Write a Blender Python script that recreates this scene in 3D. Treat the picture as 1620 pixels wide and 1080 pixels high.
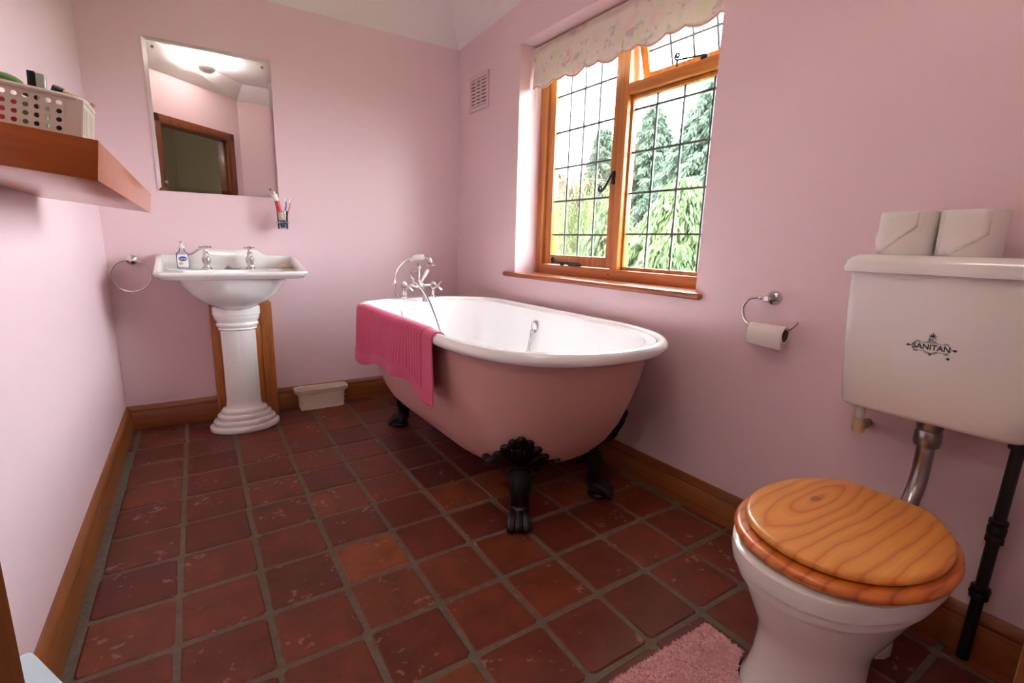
import bpy, bmesh, math, random
from mathutils import Vector, Matrix
PI = math.pi
random.seed(7)
for o in list(bpy.data.objects): bpy.data.objects.remove(o, do_unlink=True)
S = bpy.context.scene
COL = S.collection

# ------------------------------------------------------------------ camera
F_PX = 769.95
CAM = Vector((-1.5049, -3.0559, 1.0))
YAW, PITCH, ROLL = 0.5711, -0.1995, 0.0270
def cam_axes():
    cy, sy, cp, sp = math.cos(YAW), math.sin(YAW), math.cos(PITCH), math.sin(PITCH)
    f = Vector((sy*cp, cy*cp, sp)); r = Vector((cy, -sy, 0)); u = r.cross(f)
    c, s = math.cos(ROLL), math.sin(ROLL)
    return c*r + s*u, -s*r + c*u, f
cr, cu, cf = cam_axes()
cd = bpy.data.cameras.new('camera'); co = bpy.data.objects.new('camera', cd); COL.objects.link(co)
cd.sensor_width = 36; cd.sensor_fit = 'HORIZONTAL'; cd.lens = 36*F_PX/1620; cd.clip_start = 0.02; cd.clip_end = 300
M = Matrix.Identity(4)
for i in range(3):
    M[i][0] = cr[i]; M[i][1] = cu[i]; M[i][2] = -cf[i]; M[i][3] = CAM[i]
co.matrix_world = M
S.camera = co

# ------------------------------------------------------------------ sky and exposure
w = bpy.data.worlds.new('sky'); S.world = w; w.use_nodes = True
bg = w.node_tree.nodes['Background']; bg.inputs[0].default_value = (0.88, 0.95, 1.0, 1); bg.inputs[1].default_value = 11.0
S.view_settings.view_transform = 'Standard'; S.view_settings.look = 'None'
S.view_settings.gamma = 1; S.view_settings.use_curve_mapping = False
S.view_settings.exposure = 1.5

# ------------------------------------------------------------------ materials
def lin(c):
    def f(v):
        v /= 255.0
        return v/12.92 if v <= 0.04045 else ((v+0.055)/1.055)**2.4
    return (f(c[0]), f(c[1]), f(c[2]), 1)
def newmat(name):
    m = bpy.data.materials.new(name); m.use_nodes = True
    return m, m.node_tree.nodes, m.node_tree.links, m.node_tree.nodes['Principled BSDF']
def plain(name, rgb, rough=0.5, metal=0.0, spec=0.5, coat=0.0, vary=0.0, vscale=8.0, bump=0.0, bscale=60.0, sheen=0.0):
    m, N, L, b = newmat(name)
    b.inputs['Base Color'].default_value = lin(rgb); b.inputs['Roughness'].default_value = rough
    b.inputs['Metallic'].default_value = metal; b.inputs['Specular IOR Level'].default_value = spec
    b.inputs['Coat Weight'].default_value = coat; b.inputs['Coat Roughness'].default_value = 0.08
    b.inputs['Sheen Weight'].default_value = sheen
    if vary or bump:
        tc = N.new('ShaderNodeTexCoord')
    if vary:
        n = N.new('ShaderNodeTexNoise'); n.inputs['Scale'].default_value = vscale; n.inputs['Detail'].default_value = 4
        L.new(tc.outputs['Object'], n.inputs['Vector'])
        h = N.new('ShaderNodeHueSaturation'); h.inputs['Color'].default_value = lin(rgb)
        mr = N.new('ShaderNodeMapRange'); mr.inputs[3].default_value = 1-vary; mr.inputs[4].default_value = 1+vary
        L.new(n.outputs['Fac'], mr.inputs[0]); L.new(mr.outputs[0], h.inputs['Value']); L.new(h.outputs[0], b.inputs['Base Color'])
    if bump:
        n2 = N.new('ShaderNodeTexNoise'); n2.inputs['Scale'].default_value = bscale; n2.inputs['Detail'].default_value = 5
        L.new(tc.outputs['Object'], n2.inputs['Vector'])
        bp = N.new('ShaderNodeBump'); bp.inputs['Strength'].default_value = bump; bp.inputs['Distance'].default_value = 0.004
        L.new(n2.outputs['Fac'], bp.inputs['Height']); L.new(bp.outputs[0], b.inputs['Normal'])
    return m
def wood(name, light, dark, axis=0, rough=0.35, coat=0.3, across=38.0, along=1.6, contrast=1.0):
    m, N, L, b = newmat(name)
    tc = N.new('ShaderNodeTexCoord'); oi = N.new('ShaderNodeObjectInfo')
    ad = N.new('ShaderNodeVectorMath'); ad.operation = 'ADD'
    ml = N.new('ShaderNodeMath'); ml.operation = 'MULTIPLY'; ml.inputs[1].default_value = 13.7
    L.new(oi.outputs['Random'], ml.inputs[0]); L.new(tc.outputs['Object'], ad.inputs[0]); L.new(ml.outputs[0], ad.inputs[1])
    mp = N.new('ShaderNodeMapping'); sc = [across]*3; sc[axis] = along; mp.inputs['Scale'].default_value = sc
    L.new(ad.outputs[0], mp.inputs['Vector'])
    n = N.new('ShaderNodeTexNoise'); n.inputs['Scale'].default_value = 1.0; n.inputs['Detail'].default_value = 6; n.inputs['Roughness'].default_value = 0.6
    n.inputs['Distortion'].default_value = 0.6
    L.new(mp.outputs[0], n.inputs['Vector'])
    cr_ = N.new('ShaderNodeValToRGB'); e = cr_.color_ramp.elements
    e[0].position = 0.5-0.22*contrast; e[0].color = lin(dark); e[1].position = 0.5+0.2*contrast; e[1].color = lin(light)
    L.new(n.outputs['Fac'], cr_.inputs[0]); L.new(cr_.outputs[0], b.inputs['Base Color'])
    b.inputs['Roughness'].default_value = rough; b.inputs['Coat Weight'].default_value = coat; b.inputs['Coat Roughness'].default_value = 0.15
    bp = N.new('ShaderNodeBump'); bp.inputs['Strength'].default_value = 0.12; bp.inputs['Distance'].default_value = 0.002
    L.new(n.outputs['Fac'], bp.inputs['Height']); L.new(bp.outputs[0], b.inputs['Normal'])
    return m
def math_node(N, L, op, a, b_=None):
    n = N.new('ShaderNodeMath'); n.operation = op
    for i, v in enumerate((a, b_)):
        if v is None: continue
        if isinstance(v, (int, float)): n.inputs[i].default_value = v
        else: L.new(v, n.inputs[i])
    return n.outputs[0]
def knotty_pine(name, light, mid, dark, knot):
    # flat-sawn pine: growth bands along local x, swelling round a knot
    m, N, L, b = newmat(name)
    tc = N.new('ShaderNodeTexCoord'); sp = N.new('ShaderNodeSeparateXYZ'); L.new(tc.outputs['Object'], sp.inputs[0])
    x, y, z = sp.outputs
    dx = math_node(N, L, 'SUBTRACT', x, knot[0]); dy = math_node(N, L, 'SUBTRACT', y, knot[1])
    dxs = math_node(N, L, 'MULTIPLY', dx, 0.55)
    r2 = math_node(N, L, 'ADD', math_node(N, L, 'MULTIPLY', dxs, dxs), math_node(N, L, 'MULTIPLY', dy, dy))
    rr = math_node(N, L, 'SQRT', r2)
    mp = N.new('ShaderNodeMapping'); mp.inputs['Scale'].default_value = (3.0, 9.0, 9.0); L.new(tc.outputs['Object'], mp.inputs['Vector'])
    n = N.new('ShaderNodeTexNoise'); n.inputs['Scale'].default_value = 1.3; n.inputs['Detail'].default_value = 2; L.new(mp.outputs[0], n.inputs['Vector'])
    # bands = sqrt(dy^2 + (.25 dx)^2 ...) gives long ovals round the knot
    wob = math_node(N, L, 'MULTIPLY', n.outputs['Fac'], 0.040)
    dl = math_node(N, L, 'MULTIPLY', dx, 0.22)
    ov = math_node(N, L, 'SQRT', math_node(N, L, 'ADD', math_node(N, L, 'MULTIPLY', dl, dl), math_node(N, L, 'MULTIPLY', dy, dy)))
    nf = N.new('ShaderNodeTexNoise'); nf.inputs['Scale'].default_value = 26; nf.inputs['Detail'].default_value = 3; L.new(tc.outputs['Object'], nf.inputs['Vector'])
    t = math_node(N, L, 'ADD', math_node(N, L, 'ADD', math_node(N, L, 'POWER', ov, 0.85), wob), math_node(N, L, 'MULTIPLY', nf.outputs['Fac'], 0.006))
    fr = math_node(N, L, 'FRACT', math_node(N, L, 'MULTIPLY', t, 30.0))
    ramp = N.new('ShaderNodeValToRGB'); e = ramp.color_ramp.elements
    e[0].position = 0.0; e[0].color = lin(mid); e[1].position = 0.90; e[1].color = lin(dark)
    e2 = ramp.color_ramp.elements.new(0.30); e2.color = lin(light); e3 = ramp.color_ramp.elements.new(1.0); e3.color = lin(mid)
    e4 = ramp.color_ramp.elements.new(0.72); e4.color = lin(mid)
    L.new(fr, ramp.inputs[0])
    mp2 = N.new('ShaderNodeMapping'); mp2.inputs['Scale'].default_value = (4, 160, 160); L.new(tc.outputs['Object'], mp2.inputs['Vector'])
    n2 = N.new('ShaderNodeTexNoise'); n2.inputs['Scale'].default_value = 1.0; n2.inputs['Detail'].default_value = 3; L.new(mp2.outputs[0], n2.inputs['Vector'])
    hs = N.new('ShaderNodeHueSaturation'); mr = N.new('ShaderNodeMapRange'); mr.inputs[3].default_value = 0.86; mr.inputs[4].default_value = 1.12
    L.new(n2.outputs['Fac'], mr.inputs[0]); L.new(mr.outputs[0], hs.inputs['Value']); L.new(ramp.outputs[0], hs.inputs['Color'])
    kn = N.new('ShaderNodeMapRange'); kn.inputs[1].default_value = 0.007; kn.inputs[2].default_value = 0.011; kn.inputs[3].default_value = 0.75; kn.inputs[4].default_value = 0.0
    L.new(rr, kn.inputs[0])
    mx = N.new('ShaderNodeMixRGB'); mx.inputs[2].default_value = lin((150, 74, 22)); L.new(kn.outputs[0], mx.inputs[0]); L.new(hs.outputs[0], mx.inputs[1])
    L.new(mx.outputs[0], b.inputs['Base Color'])
    b.inputs['Roughness'].default_value = 0.35; b.inputs['Coat Weight'].default_value = 0.35; b.inputs['Coat Roughness'].default_value = 0.18
    return m
def tile_mat():
    m, N, L, b = newmat('terracotta')
    tc = N.new('ShaderNodeTexCoord'); oi = N.new('ShaderNodeObjectInfo')
    ml = N.new('ShaderNodeMath'); ml.operation = 'MULTIPLY'; ml.inputs[1].default_value = 57.0; L.new(oi.outputs['Random'], ml.inputs[0])
    ad = N.new('ShaderNodeVectorMath'); ad.operation = 'ADD'; L.new(tc.outputs['Object'], ad.inputs[0]); L.new(ml.outputs[0], ad.inputs[1])
    base = N.new('ShaderNodeValToRGB'); cr_ = base.color_ramp; cr_.elements[0].color = lin((94, 44, 32)); cr_.elements[1].color = lin((140, 76, 42))
    for p_, c_ in ((0.25, (108, 50, 34)), (0.5, (98, 43, 30)), (0.75, (118, 57, 35)), (0.9, (106, 52, 35))):
        q = cr_.elements.new(p_); q.color = lin(c_)
    L.new(oi.outputs['Random'], base.inputs[0])
    n = N.new('ShaderNodeTexNoise'); n.inputs['Scale'].default_value = 11; n.inputs['Detail'].default_value = 6; n.inputs['Roughness'].default_value = 0.65; L.new(ad.outputs[0], n.inputs['Vector'])
    mr = N.new('ShaderNodeMapRange'); mr.inputs[1].default_value = 0.3; mr.inputs[2].default_value = 0.7; mr.inputs[3].default_value = 0.62; mr.inputs[4].default_value = 1.25; L.new(n.outputs['Fac'], mr.inputs[0])
    hs = N.new('ShaderNodeHueSaturation'); L.new(base.outputs[0], hs.inputs['Color']); L.new(mr.outputs[0], hs.inputs['Value'])
    # pale scuffs
    n2 = N.new('ShaderNodeTexNoise'); n2.inputs['Scale'].default_value = 52; n2.inputs['Detail'].default_value = 4; L.new(ad.outputs[0], n2.inputs['Vector'])
    n3 = N.new('ShaderNodeTexNoise'); n3.inputs['Scale'].default_value = 9; n3.inputs['Detail'].default_value = 2; L.new(ad.outputs[0], n3.inputs['Vector'])
    pr = math_node(N, L, 'MULTIPLY', n2.outputs['Fac'], n3.outputs['Fac'])
    sc = N.new('ShaderNodeMapRange'); sc.inputs[1].default_value = 0.365; sc.inputs[2].default_value = 0.42; sc.inputs[3].default_value = 0; sc.inputs[4].default_value = 0.5; L.new(pr, sc.inputs[0])
    mx = N.new('ShaderNodeMixRGB'); mx.inputs[2].default_value = lin((172, 130, 108)); L.new(sc.outputs[0], mx.inputs[0]); L.new(hs.outputs[0], mx.inputs[1])
    L.new(mx.outputs[0], b.inputs['Base Color'])
    rm = N.new('ShaderNodeMapRange'); rm.inputs[3].default_value = 0.34; rm.inputs[4].default_value = 0.62; L.new(n.outputs['Fac'], rm.inputs[0]); L.new(rm.outputs[0], b.inputs['Roughness'])
    b.inputs['Specular IOR Level'].default_value = 0.35
    bp = N.new('ShaderNodeBump'); bp.inputs['Strength'].default_value = 0.35; bp.inputs['Distance'].default_value = 0.004
    L.new(n2.outputs['Fac'], bp.inputs['Height']); L.new(bp.outputs[0], b.inputs['Normal'])
    return m
def glass_mat(name, tint=(1, 1, 1), refl=1.0):
    m = bpy.data.materials.new(name); m.use_nodes = True; N = m.node_tree.nodes; L = m.node_tree.links; N.clear()
    o = N.new('ShaderNodeOutputMaterial'); t = N.new('ShaderNodeBsdfTransparent'); g = N.new('ShaderNodeBsdfGlossy'); mx = N.new('ShaderNodeMixShader'); fr = N.new('ShaderNodeFresnel')
    t.inputs[0].default_value = (*tint, 1); g.inputs['Roughness'].default_value = 0.0; fr.inputs[0].default_value = 1.45
    f = math_node(N, L, 'MULTIPLY', fr.outputs[0], refl)
    L.new(f, mx.inputs[0]); L.new(t.outputs[0], mx.inputs[1]); L.new(g.outputs[0], mx.inputs[2]); L.new(mx.outputs[0], o.inputs[0])
    return m
def leaf_mat(name, a, b_):
    m, N, L, p = newmat(name)
    tc = N.new('ShaderNodeTexCoord'); n = N.new('ShaderNodeTexNoise'); n.inputs['Scale'].default_value = 2.2; n.inputs['Detail'].default_value = 3; L.new(tc.outputs['Object'], n.inputs['Vector'])
    r = N.new('ShaderNodeValToRGB'); r.color_ramp.elements[0].position = 0.35; r.color_ramp.elements[1].position = 0.65
    r.color_ramp.elements[0].color = lin(a); r.color_ramp.elements[1].color = lin(b_); L.new(n.outputs['Fac'], r.inputs[0])
    tr = N.new('ShaderNodeBsdfTranslucent'); L.new(r.outputs[0], tr.inputs[0]); L.new(r.outputs[0], p.inputs['Base Color']); p.inputs['Roughness'].default_value = 0.7
    mx = N.new('ShaderNodeMixShader'); mx.inputs[0].default_value = 0.35; out = N['Material Output']
    L.new(p.outputs[0], mx.inputs[1]); L.new(tr.outputs[0], mx.inputs[2]); L.new(mx.outputs[0], out.inputs[0])
    return m
def blind_mat():
    m, N, L, p = newmat('floral_blind_cloth')
    tc = N.new('ShaderNodeTexCoord')
    def blot(scale, lo, hi, seed):
        mp = N.new('ShaderNodeMapping'); mp.inputs['Location'].default_value = (seed, seed*0.7, seed*1.3); L.new(tc.outputs['Object'], mp.inputs['Vector'])
        n = N.new('ShaderNodeTexNoise'); n.inputs['Scale'].default_value = scale; n.inputs['Detail'].default_value = 5; L.new(mp.outputs[0], n.inputs['Vector'])
        r = N.new('ShaderNodeMapRange'); r.inputs[1].default_value = lo; r.inputs[2].default_value = hi; L.new(n.outputs['Fac'], r.inputs[0])
        return r.outputs[0]
    col = None
    prev = N.new('ShaderNodeRGB'); prev.outputs[0].default_value = lin((236, 226, 212)); prev = prev.outputs[0]
    for sc, lo, hi, seed, c in ((14, .53, .66, 3.1, (238, 212, 202)), (16, .55, .64, 9.7, (228, 226, 196)), (20, .58, .66, 21.3, (204, 200, 194)), (26, .62, .68, 5.5, (224, 184, 176))):
        mx = N.new('ShaderNodeMixRGB'); L.new(blot(sc, lo, hi, seed), mx.inputs[0]); L.new(prev, mx.inputs[1]); mx.inputs[2].default_value = lin(c); prev = mx.outputs[0]
    L.new(prev, p.inputs['Base Color']); p.inputs['Roughness'].default_value = 0.9
    tr = N.new('ShaderNodeBsdfTranslucent'); L.new(prev, tr.inputs[0]); mx = N.new('ShaderNodeMixShader'); mx.inputs[0].default_value = 0.12
    L.new(p.outputs[0], mx.inputs[1]); L.new(tr.outputs[0], mx.inputs[2]); L.new(mx.outputs[0], N['Material Output'].inputs[0])
    return m

M_WALL = plain('pink_wall_paint', (236, 205, 210), rough=0.36, vary=0.012, vscale=3, bump=0.05, bscale=40)
M_CEIL = plain('white_ceiling_paint', (236, 226, 224), rough=0.8, bump=0.05, bscale=30)
M_TILE = tile_mat()
M_GROUT = plain('cement_grout', (112, 100, 84), rough=0.95, vary=0.35, vscale=45, bump=0.8, bscale=140)
M_SKIRT = wood('stained_skirting_wood', (152, 88, 40), (116, 60, 24), axis=0, rough=0.4, coat=0.2, contrast=1.3)
M_PINE = wood('varnished_pine', (206, 130, 56), (160, 86, 30), axis=2, rough=0.35, coat=0.3)
M_PINEX = wood('varnished_pine_rail', (206, 130, 56), (160, 86, 30), axis=0, rough=0.35, coat=0.3)
M_SILL = wood('varnished_sill', (178, 98, 50), (142, 68, 32), axis=0, rough=0.3, coat=0.5)
M_BOARD = wood('knotty_boxing_pine', (206, 126, 62), (128, 68, 30), axis=2, rough=0.45, coat=0.1, across=30, along=3)
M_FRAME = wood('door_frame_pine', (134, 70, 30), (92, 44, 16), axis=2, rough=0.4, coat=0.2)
M_LID = knotty_pine('knotty_pine_lid', (232, 156, 72), (226, 144, 60), (206, 116, 46), (-0.41, 0.075))
M_SEAT = knotty_pine('pine_seat_ring', (216, 124, 50), (206, 110, 40), (172, 80, 28), (-0.30, 0.3))
M_BEECH = wood('beech_laminate', (190, 104, 52), (170, 86, 38), axis=0, rough=0.3, coat=0.5, across=40, along=2)
M_CERAM = plain('white_ceramic', (240, 236, 232), rough=0.12, spec=0.6, coat=0.4)
M_ENAMEL = plain('white_enamel', (246, 244, 243), rough=0.1, spec=0.6, coat=0.5)
M_TUB = plain('matt_pink_tub_paint', (214, 160, 152), rough=0.5, vary=0.02)
M_IRON = plain('black_cast_iron', (12, 11, 11), rough=0.42, bump=0.3, bscale=60)
M_BLACK = plain('black_wrought_iron', (20, 18, 17), rough=0.45, bump=0.2)
M_BPIPE = plain('black_plastic_pipe', (22, 20, 20), rough=0.4, vary=0.2)
M_CHROME = plain('chrome', (214, 212, 212), rough=0.12, metal=1.0)
M_DULL = plain('worn_chrome', (156, 150, 148), rough=0.28, metal=1.0, bump=0.3, bscale=25)
M_LEAD = plain('lead_came', (92, 94, 98), rough=0.6)
M_TOWEL = plain('hot_pink_terry', (222, 68, 118), rough=0.95, sheen=0.4, bump=0.9, bscale=420)
M_MAT = plain('dusty_pink_pile', (226, 168, 170), rough=0.98, sheen=0.3, vary=0.12, vscale=30)
M_PAPER = plain('toilet_paper', (240, 232, 226), rough=0.95, bump=0.25, bscale=160)
M_CARD = plain('cardboard_core', (120, 98, 80), rough=0.9)
M_WHITEP = plain('white_plastic', (238, 234, 226), rough=0.4)
M_BEIGEP = plain('beige_plastic', (216, 186, 140), rough=0.45)
M_BASKET = plain('cream_basket_plastic', (232, 224, 208), rough=0.45)
M_PLANTER = plain('cream_glazed_pottery', (228, 208, 188), rough=0.35, coat=0.2, bump=0.1)
M_MIRROR = plain('mirror_silver', (236, 238, 238), rough=0.0, metal=1.0)
M_BEVEL = plain('mirror_bevel', (226, 228, 228), rough=0.0, metal=1.0)
M_GLASS = glass_mat('window_glass', (0.97, 0.985, 0.98), 0.35)
M_TUMBLER = glass_mat('tumbler_glass', (0.93, 0.95, 0.96), 1.4)
M_BOTTLE = glass_mat('clear_bottle', (0.9, 0.94, 0.97), 1.2)
M_SOAPLIQ = plain('clear_soap_gel', (222, 226, 230), rough=0.2)
M_BLUE = plain('blue_print', (30, 66, 150), rough=0.4)
M_WHITE = plain('white_print', (240, 240, 244), rough=0.5)
M_ORANGE = plain('orange_print', (240, 170, 100), rough=0.5)
M_RED = plain('red_tube_print', (200, 40, 60), rough=0.35)
M_GOLD = plain('beige_tube_print', (214, 182, 140), rough=0.4)
M_NAVY = plain('navy_tube_print', (56, 52, 120), rough=0.35)
M_INK = plain('dark_ink', (44, 38, 56), rough=0.3)
M_GREEN = plain('green_plastic', (96, 150, 70), rough=0.5)
M_DARKP = plain('dark_plastic', (34, 32, 34), rough=0.3)
M_TAN = plain('tan_wood_stick', (204, 168, 128), rough=0.6)
M_PALEBLUE = plain('pale_blue_plastic', (188, 206, 212), rough=0.5)
M_TRIM = plain('pink_blind_trim', (226, 168, 152), rough=0.9)
M_BLIND = blind_mat()
M_VENT = plain('vent_paint', (226, 198, 198), rough=0.5)
M_DARK = plain('dark_gap', (70, 52, 52), rough=0.9)
M_SOAP = plain('beige_soap', (226, 202, 166), rough=0.5)
M_CARPET = plain('hall_carpet', (110, 96, 80), rough=0.95, vary=0.2, vscale=60)
M_HALL = plain('hall_wall_paint', (214, 204, 184), rough=0.8)
M_GRASS = plain('lawn', (66, 92, 40), rough=0.95, vary=0.3, vscale=3)
M_BARK = plain('tree_bark', (82, 66, 52), rough=0.95, vary=0.25, vscale=9, bump=0.6, bscale=14)
M_CEDAR = leaf_mat('cedar_needles', (68, 88, 52), (98, 116, 72))
M_FIR = leaf_mat('blue_fir_needles', (64, 80, 64), (92, 108, 88))
M_WILLOW = leaf_mat('willow_leaves', (100, 114, 66), (128, 138, 84))

# ------------------------------------------------------------------ mesh helpers
class G:
    def __init__(s): s.b = bmesh.new()
    def box(s, x0, x1, y0, y1, z0, z1, bev=0.0, seg=2, mx=None):
        t = bmesh.new(); bmesh.ops.create_cube(t, size=1)
        bmesh.ops.scale(t, vec=(abs(x1-x0), abs(y1-y0), abs(z1-z0)), verts=t.verts)
        if bev: bmesh.ops.bevel(t, geom=list(t.edges), offset=bev, segments=seg, affect='EDGES', profile=0.5)
        bmesh.ops.translate(t, vec=((x0+x1)/2, (y0+y1)/2, (z0+z1)/2), verts=t.verts)
        if mx is not None: bmesh.ops.transform(t, matrix=mx, verts=t.verts)
        s.merge(t); return s
    def merge(s, t):
        me = bpy.data.meshes.new('tmp'); t.to_mesh(me); t.free(); s.b.from_mesh(me); bpy.data.meshes.remove(me)
    def rings(s, rings, cap0=True, cap1=True, closed=True):
        vs = [[s.b.verts.new(p) for p in r] for r in rings]
        n = len(rings[0])
        for a, b_ in zip(vs[:-1], vs[1:]):
            for i in range(n if closed else n-1):
                j = (i+1) % n
                s.b.faces.new((a[i], a[j], b_[j], b_[i]))
        if cap0: s.b.faces.new(list(reversed(vs[0])))
        if cap1: s.b.faces.new(vs[-1])
        return s
    def lathe(s, prof, seg=24, c=(0, 0, 0), axis='z', cap0=True, cap1=True, ey=1.0, mod=None):
        rs = []
        for r, h in prof:
            ring = []
            for i in range(seg):
                a = 2*PI*i/seg; k = r if mod is None else r*mod(a, h)
                x, y = k*math.cos(a), k*math.sin(a)*ey
                p = {'z': (x, y, h), 'x': (h, x, y), 'y': (x, h, y)}[axis]
                ring.append((p[0]+c[0], p[1]+c[1], p[2]+c[2]))
            rs.append(ring)
        return s.rings(rs, cap0, cap1)
    def tube(s, pts, r, seg=10, cap=True, closed=False, flat=1.0):
        P = [Vector(p) for p in pts]; n = len(P)
        if not isinstance(r, (list, tuple)): r = [r]*n
        rs = []; up = None
        for i in range(n):
            if closed: t = P[(i+1) % n]-P[i-1]
            else: t = P[min(i+1, n-1)]-P[max(i-1, 0)]
            if t.length < 1e-9: t = Vector((0, 0, 1))
            t.normalize()
            if up is None:
                up = Vector((0, 0, 1)) if abs(t.z) < 0.9 else Vector((1, 0, 0))
            up = (up - t*up.dot(t))
            if up.length < 1e-6: up = t.orthogonal()
            up.normalize(); sd = t.cross(up)
            rs.append([tuple(P[i] + (sd*math.cos(2*PI*k/seg) + up*flat*math.sin(2*PI*k/seg))*r[i]) for k in range(seg)])
        if closed:
            rs.append(rs[0]); return s.rings(rs, False, False)
        return s.rings(rs, cap, cap)
    def ell(s, c, r, seg=12, rn=8, mx=None):
        t = bmesh.new(); bmesh.ops.create_uvsphere(t, u_segments=seg, v_segments=rn, radius=1)
        bmesh.ops.scale(t, vec=r, verts=t.verts)
        if mx is not None: bmesh.ops.transform(t, matrix=mx, verts=t.verts)
        bmesh.ops.translate(t, vec=c, verts=t.verts); s.merge(t); return s
    def poly(s, pts, thick, d=(0, 0, 1)):
        d = Vector(d)*thick
        a = [s.b.verts.new(p) for p in pts]; b_ = [s.b.verts.new(Vector(p)+d) for p in pts]; n = len(pts)
        s.b.faces.new(list(reversed(a))); s.b.faces.new(b_)
        for i in range(n): s.b.faces.new((a[i], a[(i+1) % n], b_[(i+1) % n], b_[i]))
        return s
    def grid(s, fn, nu, nv):
        v = [[s.b.verts.new(fn(i/nu, j/nv)) for j in range(nv+1)] for i in range(nu+1)]
        for i in range(nu):
            for j in range(nv): s.b.faces.new((v[i][j], v[i+1][j], v[i+1][j+1], v[i][j+1]))
        return s
    def tf(s, mx): bmesh.ops.transform(s.b, matrix=mx, verts=s.b.verts); return s
    def obj(s, name, m, parent=None, smooth=True, recalc=True, angle=40):
        b = s.b
        bmesh.ops.remove_doubles(b, verts=b.verts, dist=1e-6)
        if recalc: bmesh.ops.recalc_face_normals(b, faces=b.faces)
        me = bpy.data.meshes.new(name)
        for f in b.faces: f.smooth = smooth
        if smooth:
            for e in b.edges:
                if len(e.link_faces) == 2 and e.calc_face_angle(0) > math.radians(angle): e.smooth = False
        b.to_mesh(me); b.free()
        o = bpy.data.objects.new(name, me); me.materials.append(m); COL.objects.link(o)
        if parent: o.parent = parent
        return o
def thing(name, label, cat, loc=(0, 0, 0), rz=0.0, group=None):
    o = bpy.data.objects.new(name, None); o.empty_display_size = 0.05; COL.objects.link(o)
    o.location = loc; o.rotation_euler = (0, 0, rz); o['label'] = label; o['category'] = cat
    if group: o['group'] = group
    return o
def tag(o, label, cat, group=None):
    o['label'] = label; o['category'] = cat
    if group: o['group'] = group
    return o
def struct(o, label=None, cat=None):
    o['kind'] = 'structure'
    if label: o['label'] = label
    if cat: o['category'] = cat
    return o
def sup(hx, hy, e, n, c=(0, 0, 0), ph=0.0):
    out = []
    for i in range(n):
        a = 2*PI*i/n+ph; ca, sa = math.cos(a), math.sin(a)
        out.append((c[0]+hx*math.copysign(abs(ca)**(2/e), ca), c[1]+hy*math.copysign(abs(sa)**(2/e), sa), c[2]))
    return out
def text_obj(txt, size, m, parent, loc, rot, name, ext=0.0002, shear=0.0, sx=1.0, bold=0.0):
    cu_ = bpy.data.curves.new('t', 'FONT'); cu_.body = txt; cu_.size = size; cu_.extrude = ext; cu_.align_x = 'CENTER'; cu_.align_y = 'CENTER'; cu_.shear = shear; cu_.offset = bold
    to = bpy.data.objects.new('t', cu_); COL.objects.link(to)
    bpy.context.view_layer.update()
    me = bpy.data.meshes.new_from_object(to.evaluated_get(bpy.context.evaluated_depsgraph_get()))
    bpy.data.objects.remove(to); bpy.data.curves.remove(cu_)
    me.name = name; me.materials.clear(); me.materials.append(m)
    o = bpy.data.objects.new(name, me); COL.objects.link(o); o.parent = parent; o.location = loc; o.rotation_euler = rot; o.scale = (sx, 1, 1)
    return o
def catmull(pts, n=8):
    P = [Vector(p) for p in pts]; out = []
    for i in range(len(P)-1):
        p0, p1, p2, p3 = P[max(i-1, 0)], P[i], P[i+1], P[min(i+2, len(P)-1)]
        for k in range(n):
            t = k/n
            out.append(0.5*((2*p1)+(p2-p0)*t+(2*p0-5*p1+4*p2-p3)*t*t+(3*p1-p0-3*p2+p3)*t**3))
    out.append(P[-1]); return out

# ------------------------------------------------------------------ room frame
XL0, TL = -1.8796, 0.0063          # left wall x at the back corner and its splay
AR = math.atan(0.030)              # splay of the right wall
RR = AR - PI/2                     # rotation of things fixed to the right wall: local x along the wall, local -y into the room
DU = Vector((math.sin(AR), -math.cos(AR), 0)); DN = Vector((-math.cos(AR), -math.sin(AR), 0))
def RP(u, d, z): return DU*u + DN*d + Vector((0, 0, z))
MR = Matrix.Rotation(RR, 4, 'Z')
def xl(y): return XL0 - TL*y
HB = 0.1257                        # skirting height
HW = 2.185                         # wall height at back and right
HF = 2.38                          # wall height at the front
HC = 2.52                          # flat ceiling
# corners of the room
FD1 = Vector((xl(-2.297), -2.297, 0))     # left wall meets the diagonal door wall
JL = Vector((-1.694, -2.482, 0)); JR = Vector((-1.1525, -3.0245, 0))
FD2 = Vector((-1.025, -3.152, 0))         # diagonal wall meets the front wall
FR = RP(3.155, 0, 0)

# floor bed
g = G(); g.poly([(xl(0)-0.1, 0.1, -0.05), (0.1, 0.1, -0.05), (FR.x+0.1, -3.25, -0.05), (-1.15, -3.25, -0.05), (FD1.x-0.1, -2.35, -0.05)], 0.046)
floor = struct(g.obj('floor', M_GROUT, smooth=False), 'red terracotta tile floor laid in grey cement joints', 'floor')
# walls
g = G(); g.box(XL0-0.15, 0.3, 0.0, 0.15, -0.05, 2.75)
struct(g.obj('wall_back', M_WALL, smooth=False), 'pink painted end wall behind the basin', 'wall')
g = G(); g.poly([(xl(0.0), 0.0, -0.05), (FD1.x, FD1.y, -0.05), (FD1.x-0.15, FD1.y, -0.05), (xl(0)-0.15, 0.0, -0.05)], 2.8)
struct(g.obj('wall_left', M_WALL, smooth=False), 'pale pink painted wall facing the window', 'wall')
WU0, WU1, WZ0, WZ1, WT = 0.690, 1.888, 0.814, 2.03, 0.215
g = G()
for u0, u1, z0, z1 in ((-0.02, WU0, -0.05, 2.75), (WU1, 3.3, -0.05, 2.75), (WU0, WU1, -0.05, WZ0), (WU0, WU1, WZ1, 2.75)):
    g.box(u0, u1, 0, WT, z0, z1)
struct(g.tf(MR).obj('wall_right', M_WALL, smooth=False), 'pink painted wall with the leaded window', 'wall')
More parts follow.
